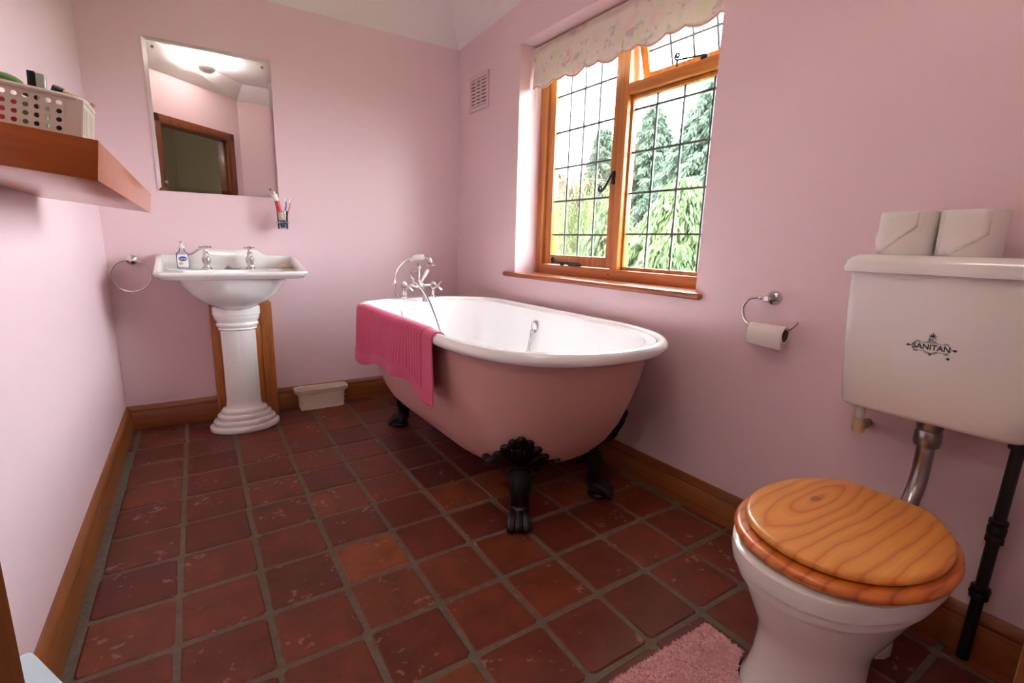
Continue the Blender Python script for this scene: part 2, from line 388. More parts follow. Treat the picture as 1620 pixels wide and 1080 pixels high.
# front wall and diagonal door wall
g = G(); g.box(FD2.x-0.0, FR.x+0.1, FD2.y-0.12, FD2.y, -0.05, 2.75)
struct(g.obj('wall_front', M_WALL, smooth=False), 'pink painted wall beside the door', 'wall')
DD = (JR-JL).normalized(); DNI = Vector((-DD.y, DD.x, 0))          # along the door wall, and into the room
if DNI.y < 0: DNI = -DNI
DANG = math.atan2(DD.y, DD.x)
DW = (JR-JL).length; DH = 1.95
def dpt(s, d, z): return JL + DD*s + DNI*d + Vector((0, 0, z))
MD = Matrix.Translation(JL) @ Matrix.Rotation(DANG, 4, 'Z')         # local x along the wall, local y into the room
s0 = -(FD1-JL).length-0.02; s1 = DW+(FD2-JR).length+0.02
g = G()
g.box(s0, -0.03, -0.10, 0, -0.05, 2.75).box(DW+0.03, s1, -0.10, 0, -0.05, 2.75).box(-0.03, DW+0.03, -0.10, 0, DH+0.03, 2.75)
struct(g.tf(MD).obj('wall_door', M_WALL, smooth=False), 'diagonal pink wall holding the doorway', 'wall')
# ceiling with sloped edges
out = [Vector((xl(0), 0, HW)), Vector((0, 0, HW)), Vector((FR.x, FD2.y, HF)), Vector((FD2.x, FD2.y, HF)), Vector((FD1.x, FD1.y, HF))]
ins = 0.19
inn = [Vector((xl(0)+ins, -ins, HC)), Vector((-ins, -ins, HC)), Vector((FR.x-ins, FD2.y+0.12, HC)), Vector((FD2.x+0.05, FD2.y+0.12, HC)), Vector((FD1.x+ins, FD1.y+0.16, HC))]
out[0].z = HW
g = G()
vo = [g.b.verts.new(p) for p in out]; vi = [g.b.verts.new(p) for p in inn]
for i in range(5):
    j = (i+1) % 5
    g.b.faces.new((vo[i], vo[j], vi[j])); g.b.faces.new((vo[i], vi[j], vi[i]))
g.b.faces.new(vi)
ce = g.obj('ceiling', M_CEIL, smooth=False)
sm = ce.modifiers.new('thickness', 'SOLIDIFY'); sm.thickness = 0.03; sm.offset = 1 if ce.data.polygons[-1].normal.z > 0 else -1
struct(ce, 'white ceiling with sloping edges', 'ceiling')

# tiles
PT = 0.2058
def tile_mesh(seed):
    rnd = random.Random(seed); h = 0.0952; t = bmesh.new()
    def ring(s, z, jit):
        pts = []
        for cx, cy in ((1, 1), (-1, 1), (-1, -1), (1, -1)):
            k = 0.010
            for a in (0, 45, 90):
                base = math.atan2(cy, cx)-PI/4 + math.radians(a)
                pts.append((cx*(s-k)+k*math.cos(base)+jit[len(pts)][0], cy*(s-k)+k*math.sin(base)+jit[len(pts)][1], z))
        return pts
    j = [(rnd.uniform(-.0022, .0022), rnd.uniform(-.0022, .0022)) for _ in range(12)]
    rs = [ring(h, -0.012, j), ring(h, -0.003, j), ring(h-0.004, 0.0, j)]
    vs = [[t.verts.new(p) for p in r] for r in rs]
    for a, b_ in zip(vs[:-1], vs[1:]):
        for i in range(12): t.faces.new((a[i], a[(i+1) % 12], b_[(i+1) % 12], b_[i]))
    t.faces.new(vs[-1])
    bmesh.ops.recalc_face_normals(t, faces=t.faces)
    me = bpy.data.meshes.new('tile'); t.to_mesh(me); t.free(); me.materials.append(M_TILE); return me
TM = [tile_mesh(i) for i in range(5)]
rnd = random.Random(3)
def in_room(p):
    x, y = p
    if y > -0.02 or x < xl(y)+0.02 or y < FD2.y: return False
    if x > -0.03*y-0.02: return False
    q = Vector((x, y, 0))-JL
    return q.dot(DNI) > -0.06
XG = -1.629-PT/2      # a joint line runs at x = -1.629
for i in range(-3, 13):
    for j in range(-2, 17):
        x = -1.629 + PT*(i-1) + PT/2; y = -0.305 - PT*(j-1) - PT/2 + 0.018*(x+1.2)
        # tiles at the edges are cut tiles
        x0, x1 = max(x-0.0955, xl(y)+0.004), min(x+0.0955, -0.03*y-0.004); y1 = min(y+0.0955, -0.004); y0 = y-0.0955
        if x1-x0 < 0.02 or y1-y0 < 0.02: continue
        if not (in_room(((x0+x1)/2, (y0+y1)/2))): continue
        o = bpy.data.objects.new('tile', rnd.choice(TM)); COL.objects.link(o); o.parent = floor
        o.location = ((x0+x1)/2+rnd.uniform(-.0015, .0015), (y0+y1)/2+rnd.uniform(-.0015, .0015), rnd.uniform(-.0012, .0004))
        o.scale = ((x1-x0)/0.191, (y1-y0)/0.191, 1)
        o.rotation_euler = (rnd.uniform(-.004, .004), rnd.uniform(-.004, .004), 0.016+rnd.uniform(-.008, .008))

# skirting boards: extruded profile
SK = [(0, 0), (0.020, 0), (0.020, 0.090), (0.0175, 0.094), (0.0185, 0.098), (0.0185, 0.106), (0.013, 0.117), (0.006, HB), (0, HB)]
def skirt(name, a, b_, nrm, label):
    a, b_, nrm = Vector(a), Vector(b_), Vector(nrm); t = (b_-a); L_ = t.length; ang = math.atan2(t.y, t.x)
    sgn = 1 if Vector((-math.sin(ang), math.cos(ang), 0)).dot(nrm) > 0 else -1
    g = G(); g.rings([[(x, sgn*p[0], p[1]) for p in SK] for x in (0, L_)])
    o = g.obj(name, M_SKIRT, smooth=True, angle=35); o.location = a; o.rotation_euler = (0, 0, ang)
    return struct(o, label, 'baseboard')
skirt('baseboard_back', (xl(0), 0, 0), (-1.478, 0, 0), (0, -1, 0), 'stained wooden skirting left of the pipe boxing')
skirt('baseboard_back', (-1.180, 0, 0), (0.0, 0, 0), (0, -1, 0), 'stained wooden skirting behind the cream planter')
skirt('baseboard_left', (xl(0), -0.02, 0), (FD1.x, FD1.y, 0), (1, 0, 0), 'orange stained skirting along the pale left wall')
skirt('baseboard_right', RP(0.0, 0, 0), RP(3.15, 0, 0), DN, 'dark stained skirting along the window wall')
skirt('baseboard_front', (FD2.x, FD2.y, 0), (FR.x-0.02, FD2.y, 0), (0, 1, 0), 'stained skirting along the front wall')

# door frame (structure)
dr = bpy.data.objects.new('door_1', None); COL.objects.link(dr); dr.matrix_world = MD
struct(dr, 'pine door frame in the diagonal wall', 'door frame')
for sx_ in (0, 1):
    xa = -0.03 if sx_ == 0 else DW
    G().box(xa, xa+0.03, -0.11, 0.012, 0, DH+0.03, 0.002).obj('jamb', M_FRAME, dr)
    xs = 0.0 if sx_ == 0 else DW-0.012
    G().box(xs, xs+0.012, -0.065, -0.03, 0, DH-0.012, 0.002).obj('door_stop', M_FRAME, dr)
    for yy, nm in ((0.0, 'architrave'), (-0.125, 'architrave')):
        xa2 = -0.075 if sx_ == 0 else DW+0.006
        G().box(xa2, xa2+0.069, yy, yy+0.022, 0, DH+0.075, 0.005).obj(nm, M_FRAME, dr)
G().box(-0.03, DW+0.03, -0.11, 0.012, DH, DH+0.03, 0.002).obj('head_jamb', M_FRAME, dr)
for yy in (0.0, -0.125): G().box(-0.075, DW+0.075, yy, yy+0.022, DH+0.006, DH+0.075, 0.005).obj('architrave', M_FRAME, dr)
# hall behind the door
g = G(); g.box(-1.6, DW+1.6, -2.3, -0.1, -0.05, -0.002); struct(g.tf(MD).obj('floor_hall', M_CARPET, smooth=False), 'brown carpet in the hall', 'floor')
g = G(); g.box(-1.6, DW+1.6, -2.3, -0.1, 2.45, 2.5); struct(g.tf(MD).obj('ceiling_hall', M_HALL, smooth=False), 'hall ceiling', 'ceiling')
for nm, a in (('wall_hall_back', (-1.6, DW+1.6, -2.4, -2.3)), ('wall_hall_left', (-1.7, -1.6, -2.4, -0.1)), ('wall_hall_right', (DW+1.6, DW+1.7, -2.4, -0.1)), ('wall_hall_side', (-1.6, s0, -0.14, -0.09)), ('wall_hall_near', (s1, DW+1.6, -0.14, -0.09))):
    g = G(); g.box(*a, -0.05, 2.5); struct(g.tf(MD).obj(nm, M_HALL, smooth=False), 'grey beige hall wall', 'wall')

# ------------------------------------------------------------------ window
win = bpy.data.objects.new('window_1', None); COL.objects.link(win); win.rotation_euler = (0, 0, RR)
struct(win, 'pine casement window with leaded panes', 'window')
FY0, FY1 = 0.145, 0.205     # depth of the frame in the wall
ZB, ZT = 0.836, WZ1
MU0, MU1 = 1.297, 1.345     # mullion
def member(nm, u0, u1, y0, y1, z0, z1, m, par, bev=0.004): return G().box(u0, u1, y0, y1, z0, z1, bev).obj(nm, m, par)
member('frame_stile', WU0, WU0+0.062, FY0, FY1, ZB, ZT, M_PINE, win)
member('frame_stile', WU1-0.040, WU1, FY0, FY1, ZB, ZT, M_PINE, win)
member('frame_head', WU0+0.062, WU1-0.040, FY0, FY1, ZT-0.055, ZT, M_PINEX, win)
member('frame_sill_rail', WU0+0.062, WU1-0.040, FY0-0.004, FY1, ZB, ZB+0.050, M_PINEX, win)
member('mullion', MU0, MU1, FY0-0.006, FY1, ZB+0.05, ZT-0.055, M_PINE, win)
member('transom', MU1, WU1-0.040, FY0-0.004, FY1, 1.665, 1.712, M_PINEX, win)
# sill board with a rounded front
g = G(); g.box(0.603, 1.922, -0.030, 0.0, 0.812, 0.836, 0.009, 3).box(WU0, WU1, -0.004, FY0+0.01, 0.814, 0.8355)
g.obj('sill_board', M_SILL, win, angle=30)
def sash(par_name, u0, u1, z0, z1, st, rb, rt, cols, rows, hinge=None, y0=0.158, y1=0.196):
    """a sash with its panes and lead; returns the sash object (origin on its top or left edge)"""
    g = G(); g.box(u0, u0+st, y0, y1, z0, z1, 0.004).box(u1-st, u1, y0, y1, z0, z1, 0.004)
    sa = g.box(u0+st, u1-st, y0, y1, z0, z0+rb, 0.003).box(u0+st, u1-st, y0, y1, z1-rt, z1, 0.003).obj(par_name, M_PINE, win)
    gu = [u0+st]+[c for c in cols]+[u1-st]; gz = [z0+rb]+[r for r in rows]+[z1-rt]; ym = (y0+y1)/2
    for a, b_ in zip(gu[:-1], gu[1:]):
        for c, d in zip(gz[:-1], gz[1:]):
            G().box(a-0.002, b_+0.002, ym-0.0015, ym+0.0015, c-0.002, d+0.002).obj('pane', M_GLASS, sa, smooth=False)
    for c in cols: G().box(c-0.0042, c+0.0042, ym-0.004, ym+0.004, z0+rb, z1-rt).obj('lead_came', M_LEAD, sa, smooth=False)
    for r in rows: G().box(u0+st, u1-st, ym-0.0042, ym+0.0042, r-0.0042, r+0.0042).obj('lead_came', M_LEAD, sa, smooth=False)
    return sa
s1_ = sash('casement', 0.758, 1.295, 0.890, 1.97, 0.050, 0.052, 0.05, (0.912, 1.020, 1.130), (1.0515, 1.231, 1.405, 1.589, 1.77))
# shift columns to what the glass shows
fx = sash('fixed_light', 1.345, 1.848, 0.887, 1.664, 0.012, 0.016, 0.016, (1.4825, 1.6205, 1.757), (1.055, 1.240, 1.420, 1.604), y0=0.165, y1=0.195)
tl = sash('top_light', 1.350, 1.846, 1.716, 1.972, 0.040, 0.040, 0.04, (1.50, 1.61, 1.72), (1.84,))
# the top light stands ajar, hinged along its upper edge
hz, hy = 1.972, 0.178
T = Matrix.Translation((0, hy, hz)) @ Matrix.Rotation(math.radians(16), 4, 'X') @ Matrix.Translation((0, -hy, -hz))
tl.matrix_basis = T
def spiral(c, r0, turns, ax1, ax2, n=26):
    c = Vector(c); a1, a2 = Vector(ax1), Vector(ax2)
    return [c + (a1*math.cos(t)+a2*math.sin(t))*(r0*(1-0.8*k/n)) for k, t in ((k, 2*PI*turns*k/n) for k in range(n+1))]
# casement handle (curl on a curved lever)
g = G(); g.box(1.272, 1.290, 0.140, 0.158, 1.285, 1.345, 0.003)
lever = catmull([(1.283, 0.140, 1.34), (1.278, 0.128, 1.318), (1.262, 0.122, 1.285), (1.243, 0.120, 1.262), (1.225, 0.120, 1.252)], 6)
g.tube(lever, 0.0055, 8); g.tube(spiral((1.225, 0.120, 1.267), 0.015, 1.4, (0, 0, -1), (-1, 0, 0)), 0.0042, 8)
g.obj('handle', M_BLACK, s1_)
# casement stay on the bottom rail
g = G(); g.box(0.865, 1.075, 0.136, 0.146, 0.898, 0.908, 0.002).box(1.00, 1.085, 0.130, 0.150, 0.888, 0.900, 0.002).box(0.93, 0.945, 0.134, 0.150, 0.887, 0.899, 0.001)
g.tube(spiral((0.862, 0.141, 0.917), 0.016, 1.4, (0, 0, -1), (-1, 0, 0)), 0.0042, 8)
g.obj('stay', M_BLACK, s1_)
# stay of the top light
g = G(); g.tube([(1.59, 0.150, 1.742), (1.72, 0.150, 1.728)], 0.004, 8); g.tube([(1.59, 0.150, 1.716), (1.59, 0.150, 1.742)], 0.004, 8)
g.tube(spiral((1.59, 0.150, 1.757), 0.014, 1.4, (0, 0, -1), (-1, 0, 0)), 0.0038, 8).box(1.705, 1.735, 0.142, 0.158, 1.712, 1.726, 0.002)
g.obj('stay', M_BLACK, win)
# fastening post screw
G().ell((1.293, 0.138, 0.862), (0.004, 0.003, 0.004)).obj('screw', M_BLACK, win)

# blind
bl = thing('roller_blind', 'floral cream roller blind with scalloped pink edge in window head', 'blind', RP(0, -0.10, 0), RR)
G().lathe([(0.021, 0.700), (0.021, 1.880)], 18, (0, 0, 2.004), 'x').obj('roller', M_BLIND, bl)
G().lathe([(0.012, 0.692), (0.024, 0.693), (0.024, 0.701)], 16, (0, 0, 2.004), 'x').obj('end_cap', M_WHITEP, bl)
G().lathe([(0.024, 1.879), (0.024, 1.886), (0.012, 1.887)], 16, (0, 0, 2.004), 'x').obj('end_cap', M_WHITEP, bl)
def scal(u):
    t = ((u-0.735)/0.235) % 1.0
    if t < 0.62: return -0.020*math.sin(PI*t/0.62)
    return -0.008*math.sin(PI*(t-0.62)/0.38)
ZS = 1.823
def fab(i, j):
    u = 0.706+i*(1.876-0.706); zb = ZS+scal(u); z = 2.0+(zb-2.0)*j
    return (u, -0.021-0.002*math.sin(u*23)+0.003*math.sin(z*40), z)
fb = G().grid(fab, 200, 8).obj('fabric', M_BLIND, bl)
mo = fb.modifiers.new('cloth', 'SOLIDIFY'); mo.thickness = 0.0012
pts = [Vector(fab(i/300, 1))+Vector((0, -0.001, 0)) for i in range(301)]
G().tube(pts, 0.0042, 6).obj('scallop_trim', M_TRIM, bl)
G().tube([(0.704, 0.0, 2.0), (0.700, 0.005, 1.9), (0.704, 0.006, 1.80), (0.702, 0.005, 1.74)], 0.0022, 6).obj('pull_cord', M_WHITEP, bl)

# ------------------------------------------------------------------ wall vent
vt = thing('wall_vent', 'white louvred air vent high on the wall beside the window', 'vent', RP(0.268, 0, 1.881), RR)
g = G(); W2, H2 = 0.113, 0.100
for a in ((-W2, W2, H2-0.022, H2), (-W2, W2, -H2, -H2+0.022), (-W2, -W2+0.026, -H2+0.022, H2-0.022), (W2-0.026, W2, -H2+0.022, H2-0.022)):
    g.box(a[0], a[1], -0.011, -0.0005, a[2], a[3], 0.002)
g.obj('frame', M_VENT, vt)
G().box(-W2+0.02, W2-0.02, -0.003, -0.0008, -H2+0.02, H2-0.02).obj('backing', M_DARK, vt, smooth=False)
for k in range(2): G().box(-0.0365+k*0.058-0.0, -0.0365+k*0.058+0.015, -0.010, -0.003, -H2+0.022, H2-0.022).obj('bar', M_VENT, vt, smooth=False)
for k in range(8):
    z = -H2+0.031+k*0.0197
    G().box(-W2+0.026, W2-0.026, -0.0095, -0.003, z-0.0062, z+0.0055).obj('slat', M_VENT, vt, smooth=False)

# ------------------------------------------------------------------ bath
BXC, BTI, BB, BYN, BYF, BLN, BLF, BEN, BEF, BZ = -0.486, 0.034, 0.395, -2.014, -0.464, 0.484, 0.277, 2.45, 2.435, 0.666
BR = 0.022
BC = Vector((-0.44, -1.24, 0))
def plan(b, yn, yf, ln, lf, en, ef, z, n=96):
    out_ = []
    for i in range(n):
        a = 2*PI*i/n; c, s_ = math.cos(a), math.sin(a)
        L_, e, y0 = (ln, en, yn+ln) if s_ < 0 else (lf, ef, yf-lf)
        X = b*math.copysign(abs(c)**(2/e), c); Y = y0+L_*math.copysign(abs(s_)**(2/e), s_)
        out_.append(Vector((BXC+X-BTI*Y-BC.x, Y-BC.y, z)))
    return out_
bath = thing('bathtub', 'pink freestanding roll top bath with white enamel inside', 'bathtub', BC)
lv = [(0.660, 0.367, -1.976, -0.488), (0.60, 0.361, -1.964, -0.494), (0.52, 0.351, -1.944, -0.504), (0.44, 0.340, -1.916, -0.517), (0.36, 0.326, -1.882, -0.535),
      (0.29, 0.303, -1.838, -0.560), (0.235, 0.275, -1.785, -0.59), (0.190, 0.236, -1.715, -0.635), (0.160, 0.182, -1.62, -0.70), (0.147, 0.100, -1.47, -0.80)]
def lvring(z, b, yn, yf, off=0.0, dz=0.0):
    k = b/BB
    return plan(b-off, yn+off, yf-off, BLN*(0.35+0.65*k), BLF*(0.35+0.65*k), BEN, BEF, z+dz)
G().rings([lvring(*l) for l in lv], False, True).obj('tub_body', M_TUB, bath)
ri = [lvring(0.676, 0.378, -1.995, -0.480)] + [lvring(*l, 0.014+0.024*min(1, max(0, (0.40-l[0])/0.18)), 0.012+0.040*min(1, max(0, (0.40-l[0])/0.18))) for l in lv]
G().rings(ri, False, True).obj('enamel_lining', M_ENAMEL, bath)
rim = plan(BB, BYN, BYF, BLN, BLF, BEN, BEF, BZ, 128)
G().tube(rim, BR, 14, closed=True).obj('rolled_rim', M_ENAMEL, bath)
# claw feet
def foot():
    # local: +x outward, z up, origin on the floor below the ankle
    g = G()
    P = catmull([(-0.030, 0, 0.225), (-0.020, 0, 0.190), (-0.004, 0, 0.150), (-0.004, 0, 0.110), (-0.008, 0, 0.075), (0.008, 0, 0.046), (0.040, 0, 0.034)], 5)
    R_ = [0.056, 0.050, 0.043, 0.036, 0.034, 0.038, 0.030]; rad = []
    for i in range(len(P)):
        t = i/5; k = min(int(t), 5); rad.append(R_[k]+(R_[k+1]-R_[k])*(t-k))
    g.tube(P, rad, 14, flat=0.85)
    for k in (-1, 0, 1):      # toes
        g.tube(catmull([(0.000, k*0.018, 0.060), (0.040, k*0.025, 0.052), (0.062, k*0.028, 0.030), (0.066, k*0.028, 0.013)], 4), [0.016]*8+[0.016, 0.015, 0.013, 0.010, 0.008], 8)
    g.ell((0.018, 0, 0.018), (0.046, 0.044, 0.018))
    # leaf shield lying against the sloping tub: its surface, as distance outward for each height
    TB = ((0.150, -0.150), (0.190, -0.073), (0.235, -0.007), (0.290, 0.041), (0.360, 0.081))
    def surf(h_):
        for (z0, x0), (z1, x1) in zip(TB[:-1], TB[1:]):
            if h_ <= z1: break
        return x0+(x1-x0)*(h_-z0)/(z1-z0), math.atan2(x1-x0, z1-z0)
    def lobe(y, h_, ry, rz, rot, x=0.0, rx=0.014):
        sx0, ang = surf(h_); ang = min(ang, 0.85)
        g.ell((sx0+0.010+x*math.cos(ang)-y*y/0.55, y, h_-x*math.sin(ang)), (rx, ry, rz), 10, 8, Matrix.Rotation(ang, 4, 'Y') @ Matrix.Rotation(rot, 4, 'X'))
    lobe(0, 0.280, 0.052, 0.066, 0, 0.0, 0.018)
    lobe(0, 0.364, 0.018, 0.022, 0, 0.004); lobe(-0.025, 0.344, 0.018, 0.024, 0.5); lobe(0.025, 0.344, 0.018, 0.024, -0.5)
    lobe(-0.047, 0.316, 0.020, 0.028, 0.9); lobe(0.047, 0.316, 0.020, 0.028, -0.9)
    lobe(-0.069, 0.284, 0.020, 0.030, 1.2); lobe(0.069, 0.284, 0.020, 0.030, -1.2)
    lobe(-0.096, 0.250, 0.012, 0.034, 1.75); lobe(0.096, 0.250, 0.012, 0.034, -1.75)
    lobe(-0.122, 0.254, 0.009, 0.018, 1.2); lobe(0.122, 0.254, 0.009, 0.018, -1.2)
    for k in range(5): lobe(-0.034+0.017*k, 0.285+0.014*(2-abs(k-2)), 0.006, 0.050, 0.3*(2-k), 0.016, 0.010)
    lobe(-0.050, 0.246, 0.055, 0.042, 0.35, -0.002); lobe(0.050, 0.246, 0.055, 0.042, -0.35, -0.002)
    lobe(0, 0.220, 0.076, 0.050, 0, 0.006, 0.022); lobe(0, 0.192, 0.060, 0.048, 0, 0.028, 0.026)
    for k in (-1, 1): lobe(k*0.040, 0.226, 0.016, 0.022, 0, 0.020, 0.012)
    return g.obj('claw_foot', M_IRON, bath)
f0 = foot()
for i, (x, y, ang) in enumerate(((-0.605, -1.735, math.radians(-125)), (-0.632, -0.612, math.radians(150)), (-0.226, -1.712, math.radians(-52)), (-0.265, -0.640, math.radians(40)))):
    f = f0 if i == 0 else f0.copy()
    if i: COL.objects.link(f); f.parent = bath
    f.location = (x-BC.x, y-BC.y, 0); f.rotation_euler = (0, 0, ang)
# overflow and plug chain on the wall side
oc = Vector((-0.110-BC.x, -1.09-BC.y, 0.592))
G().lathe([(0.022, 0.006), (0.025, 0.0), (0.022, -0.006), (0.010, -0.010)], 20, tuple(oc), 'x', ey=1.25).tf(Matrix.Identity(4)).obj('overflow', M_CHROME, bath)
g = G()
for kk in (-1, 1):
    for k in range(18): g.ell((oc.x-0.014-0.0016*k, oc.y+kk*0.0075+0.002*math.sin(k*0.9+kk), oc.z-0.018-k*0.0078), (0.0042, 0.0042, 0.0052), 6, 5)
g.obj('plug_chain', M_CHROME, bath)
# bath shower mixer on the far rim
mxp = Vector((-0.470, -0.462, 0.688))-BC
mix = bpy.data.objects.new('mixer_tap', None); COL.objects.link(mix); mix.parent = bath; mix.location = mxp
g = G()
for sx_ in (-1, 1):
    g.lathe([(0.026, -0.001), (0.026, 0.006), (0.012, 0.012), (0.011, 0.045), (0.016, 0.05), (0.019, 0.065), (0.016, 0.082), (0.008, 0.09)], 16, (sx_*0.085, 0, 0))
    g.lathe([(0.017, 0.01), (0.018, -0.02), (0.012, -0.032), (0.009, -0.045), (0.009, -0.055)], 14, (sx_*0.085, 0, 0.066), 'y')
g.lathe([(0.011, -0.085), (0.011, -0.03), (0.02, -0.02), (0.022, 0), (0.02, 0.02), (0.011, 0.03), (0.011, 0.085)], 16, (0, 0, 0.066), 'x')
g.lathe([(0.012, 0.05), (0.021, 0.066), (0.014, 0.088), (0.009, 0.1), (0.013, 0.108), (0.008, 0.118), (0.007, 0.15), (0.013, 0.157), (0.014, 0.165), (0.008, 0.175)], 16)
g.obj('body', M_CHROME, mix)
g = G(); g.tube(catmull([(0, -0.005, 0.055), (0, -0.035, 0.045), (0, -0.065, 0.025), (0, -0.085, 0.0), (0, -0.09, -0.018)], 4), [0.014]*12+[0.015]*3+[0.017, 0.018], 12)
g.obj('spout', M_CHROME, mix)
for sx_ in (-1, 1):
    g = G()
    for k in range(4):
        a = PI/4+k*PI/2; dx, dz = math.cos(a), math.sin(a)
        g.tube([(sx_*0.085, -0.062, 0.066), (sx_*0.085+dx*0.024, -0.062, 0.066+dz*0.024), (sx_*0.085+dx*0.033, -0.062, 0.066+dz*0.033)], [0.0055, 0.0045, 0.0065], 8)
    g.lathe([(0.012, -0.05), (0.013, -0.062), (0.010, -0.07)], 14, (sx_*0.085, 0, 0.066), 'y')
    h = g.obj('cross_handle', M_CHROME, mix)
G().tube([(0.006, -0.012, 0.085), (0.026, -0.03, 0.125), (0.036, -0.04, 0.15), (0.038, -0.042, 0.156)], [0.006, 0.009, 0.0085, 0.004], 10).obj('diverter_lever', M_CERAM, mix)
g = G(); g.tube(catmull([(0, 0, 0.165), (0, -0.008, 0.182), (0, -0.022, 0.19)], 4), 0.005, 8)
g.tube(catmull([(0, 0, 0.165), (0, 0.012, 0.182), (0, 0.024, 0.19)], 4), 0.005, 8); g.obj('cradle', M_CHROME, mix)
g = G(); g.tube(catmull([(-0.035, 0.035, 0.203), (-0.012, 0.01, 0.218), (0.012, -0.018, 0.222), (0.028, -0.035, 0.218)], 5), [0.011]*4+[0.016]*8+[0.012]*4, 12); g.obj('handset_grip', M_CERAM, mix)
g = G(); g.tube(catmull([(0.024, -0.030, 0.222), (0.040, -0.048, 0.216), (0.046, -0.056, 0.196), (0.046, -0.058, 0.178)], 5), [0.012]*6+[0.013]*5+[0.016, 0.02, 0.026, 0.030, 0.030], 14); g.obj('handset_head', M_CHROME, mix)
hose = catmull([(-0.035, 0.035, 0.203), (-0.07, 0.045, 0.19), (-0.115, 0.04, 0.135), (-0.135, 0.02, 0.06), (-0.130, -0.03, -0.03), (-0.115, -0.10, -0.16), (-0.08, -0.2, -0.30), (0.0, -0.28, -0.36), (0.06, -0.24, -0.33), (0.05, -0.16, -0.16), (0.0, -0.10, 0.02), (-0.06, -0.06, 0.11), (-0.055, -0.03, 0.135), (-0.02, -0.008, 0.145), (-0.006, 0, 0.148)], 8)
G().tube(hose, 0.0065, 8).obj('shower_hose', M_CHROME, mix)

# ------------------------------------------------------------------ towel on the bath rim
fine = plan(BB, BYN, BYF, BLN, BLF, BEN, BEF, BZ, 2000)
left = sorted([(p+BC) for p in fine if p.x+BC.x < BXC-BTI*(p.y+BC.y)], key=lambda p: -p.y)
# arc-length walk from the far end down the left side
acc = [0.0]
for a, b_ in zip(left[:-1], left[1:]): acc.append(acc[-1]+(b_-a).length)
def rim_at(sv):
    for i in range(len(acc)-1):
        if acc[i+1] >= sv:
            t = (sv-acc[i])/max(1e-9, acc[i+1]-acc[i]); p = left[i].lerp(left[i+1], t); d = (left[i+1]-left[i]).normalized(); return p, Vector((d.y, -d.x, 0))
    return left[-1], Vector((-1, 0, 0))
def s_of_y(y):
    for i, p in enumerate(left):
        if p.y <= y and p.x < -0.72: return acc[i]
SA, SB = s_of_y(-0.70), s_of_y(-1.47)
TR_ = BR+0.007
def towel_pt(i, j):
    sv = SA+(SB-SA)*i; p, n = rim_at(sv)
    if n.x > 0: n = -n
    drop = 0.215+0.018*math.sin(i*7.0+0.6)+0.012*math.sin(i*15)
    Lin, Larc = 0.05, PI*TR_
    tot = Lin+Larc+drop; q = j*tot
    rib = 0.0; mid = 0.05 < i < 0.905
    if mid: rib = 0.0050*abs(math.sin(PI*i*32))**0.6
    fade = 1.0
    dist_bottom = tot-q
    if dist_bottom < 0.045: fade = 0.0
    rib *= fade
    border = 0.002 if (dist_bottom < 0.045 and 0.01 < i) else 0
    wave = 0.010*math.sin(i*11+1)+0.006*math.sin(i*23)
    if q < Lin: off, z = -TR_-0.75*(Lin-q), BZ-(Lin-q); ex = -(rib)
    elif q < Lin+Larc:
        a = PI*(q-Lin)/Larc; rr = TR_+rib; return p+n*(-math.cos(a)*rr)+Vector((0, 0, math.sin(a)*rr))
    else:
        h = q-Lin-Larc; k = h/drop; off = TR_+0.004*k+wave*k; z = BZ-h; ex = rib+border
        return p+n*(off+ex)+Vector((0, 0, z-BZ))
    return p+n*(off+ex)+Vector((0, 0, z-BZ))
tw = G().grid(towel_pt, 420, 60).obj('towel', M_TOWEL, recalc=True, angle=80)
mo = tw.modifiers.new('thickness', 'SOLIDIFY'); mo.thickness = 0.005; mo.offset = -1
tag(tw, 'hot pink ribbed towel draped over the rim of the bath', 'towel')

# ------------------------------------------------------------------ basin on pedestal
BX = -1.362
bs = thing('pedestal_basin', 'white ceramic pedestal basin with two chrome cross head taps', 'sink', (BX, 0, 0))
def srect(hx, y0, y1, e, z): return sup(hx, (y1-y0)/2, e, 72, (0, (y0+y1)/2, z))
rs = [srect(0.085, -0.30, -0.12, 2.2, 0.640), srect(0.105, -0.325, -0.10, 2.2, 0.655), srect(0.150, -0.365, -0.075, 2.3, 0.680), srect(0.195, -0.400, -0.055, 2.4, 0.720), srect(0.225, -0.420, -0.045, 2.6, 0.765),
      srect(0.238, -0.430, -0.035, 3.0, 0.795), srect(0.290, -0.445, -0.004, 9, 0.799), srect(0.300, -0.450, -0.003, 14, 0.803), srect(0.304, -0.455, -0.002, 16, 0.812), srect(0.314, -0.462, -0.002, 18, 0.817), srect(0.317, -0.465, -0.002, 18, 0.828), srect(0.312, -0.461, -0.002, 18, 0.835),
      srect(0.300, -0.450, -0.003, 16, 0.835), srect(0.292, -0.443, -0.01, 12, 0.829), srect(0.215, -0.420, -0.155, 3.0, 0.827), srect(0.205, -0.410, -0.160, 2.8, 0.815), srect(0.18, -0.385, -0.175, 2.6, 0.76), srect(0.13, -0.34, -0.20, 2.4, 0.715), srect(0.05, -0.29, -0.25, 2.2, 0.70)]
G().rings(rs).obj('bowl', M_CERAM, bs, angle=50)
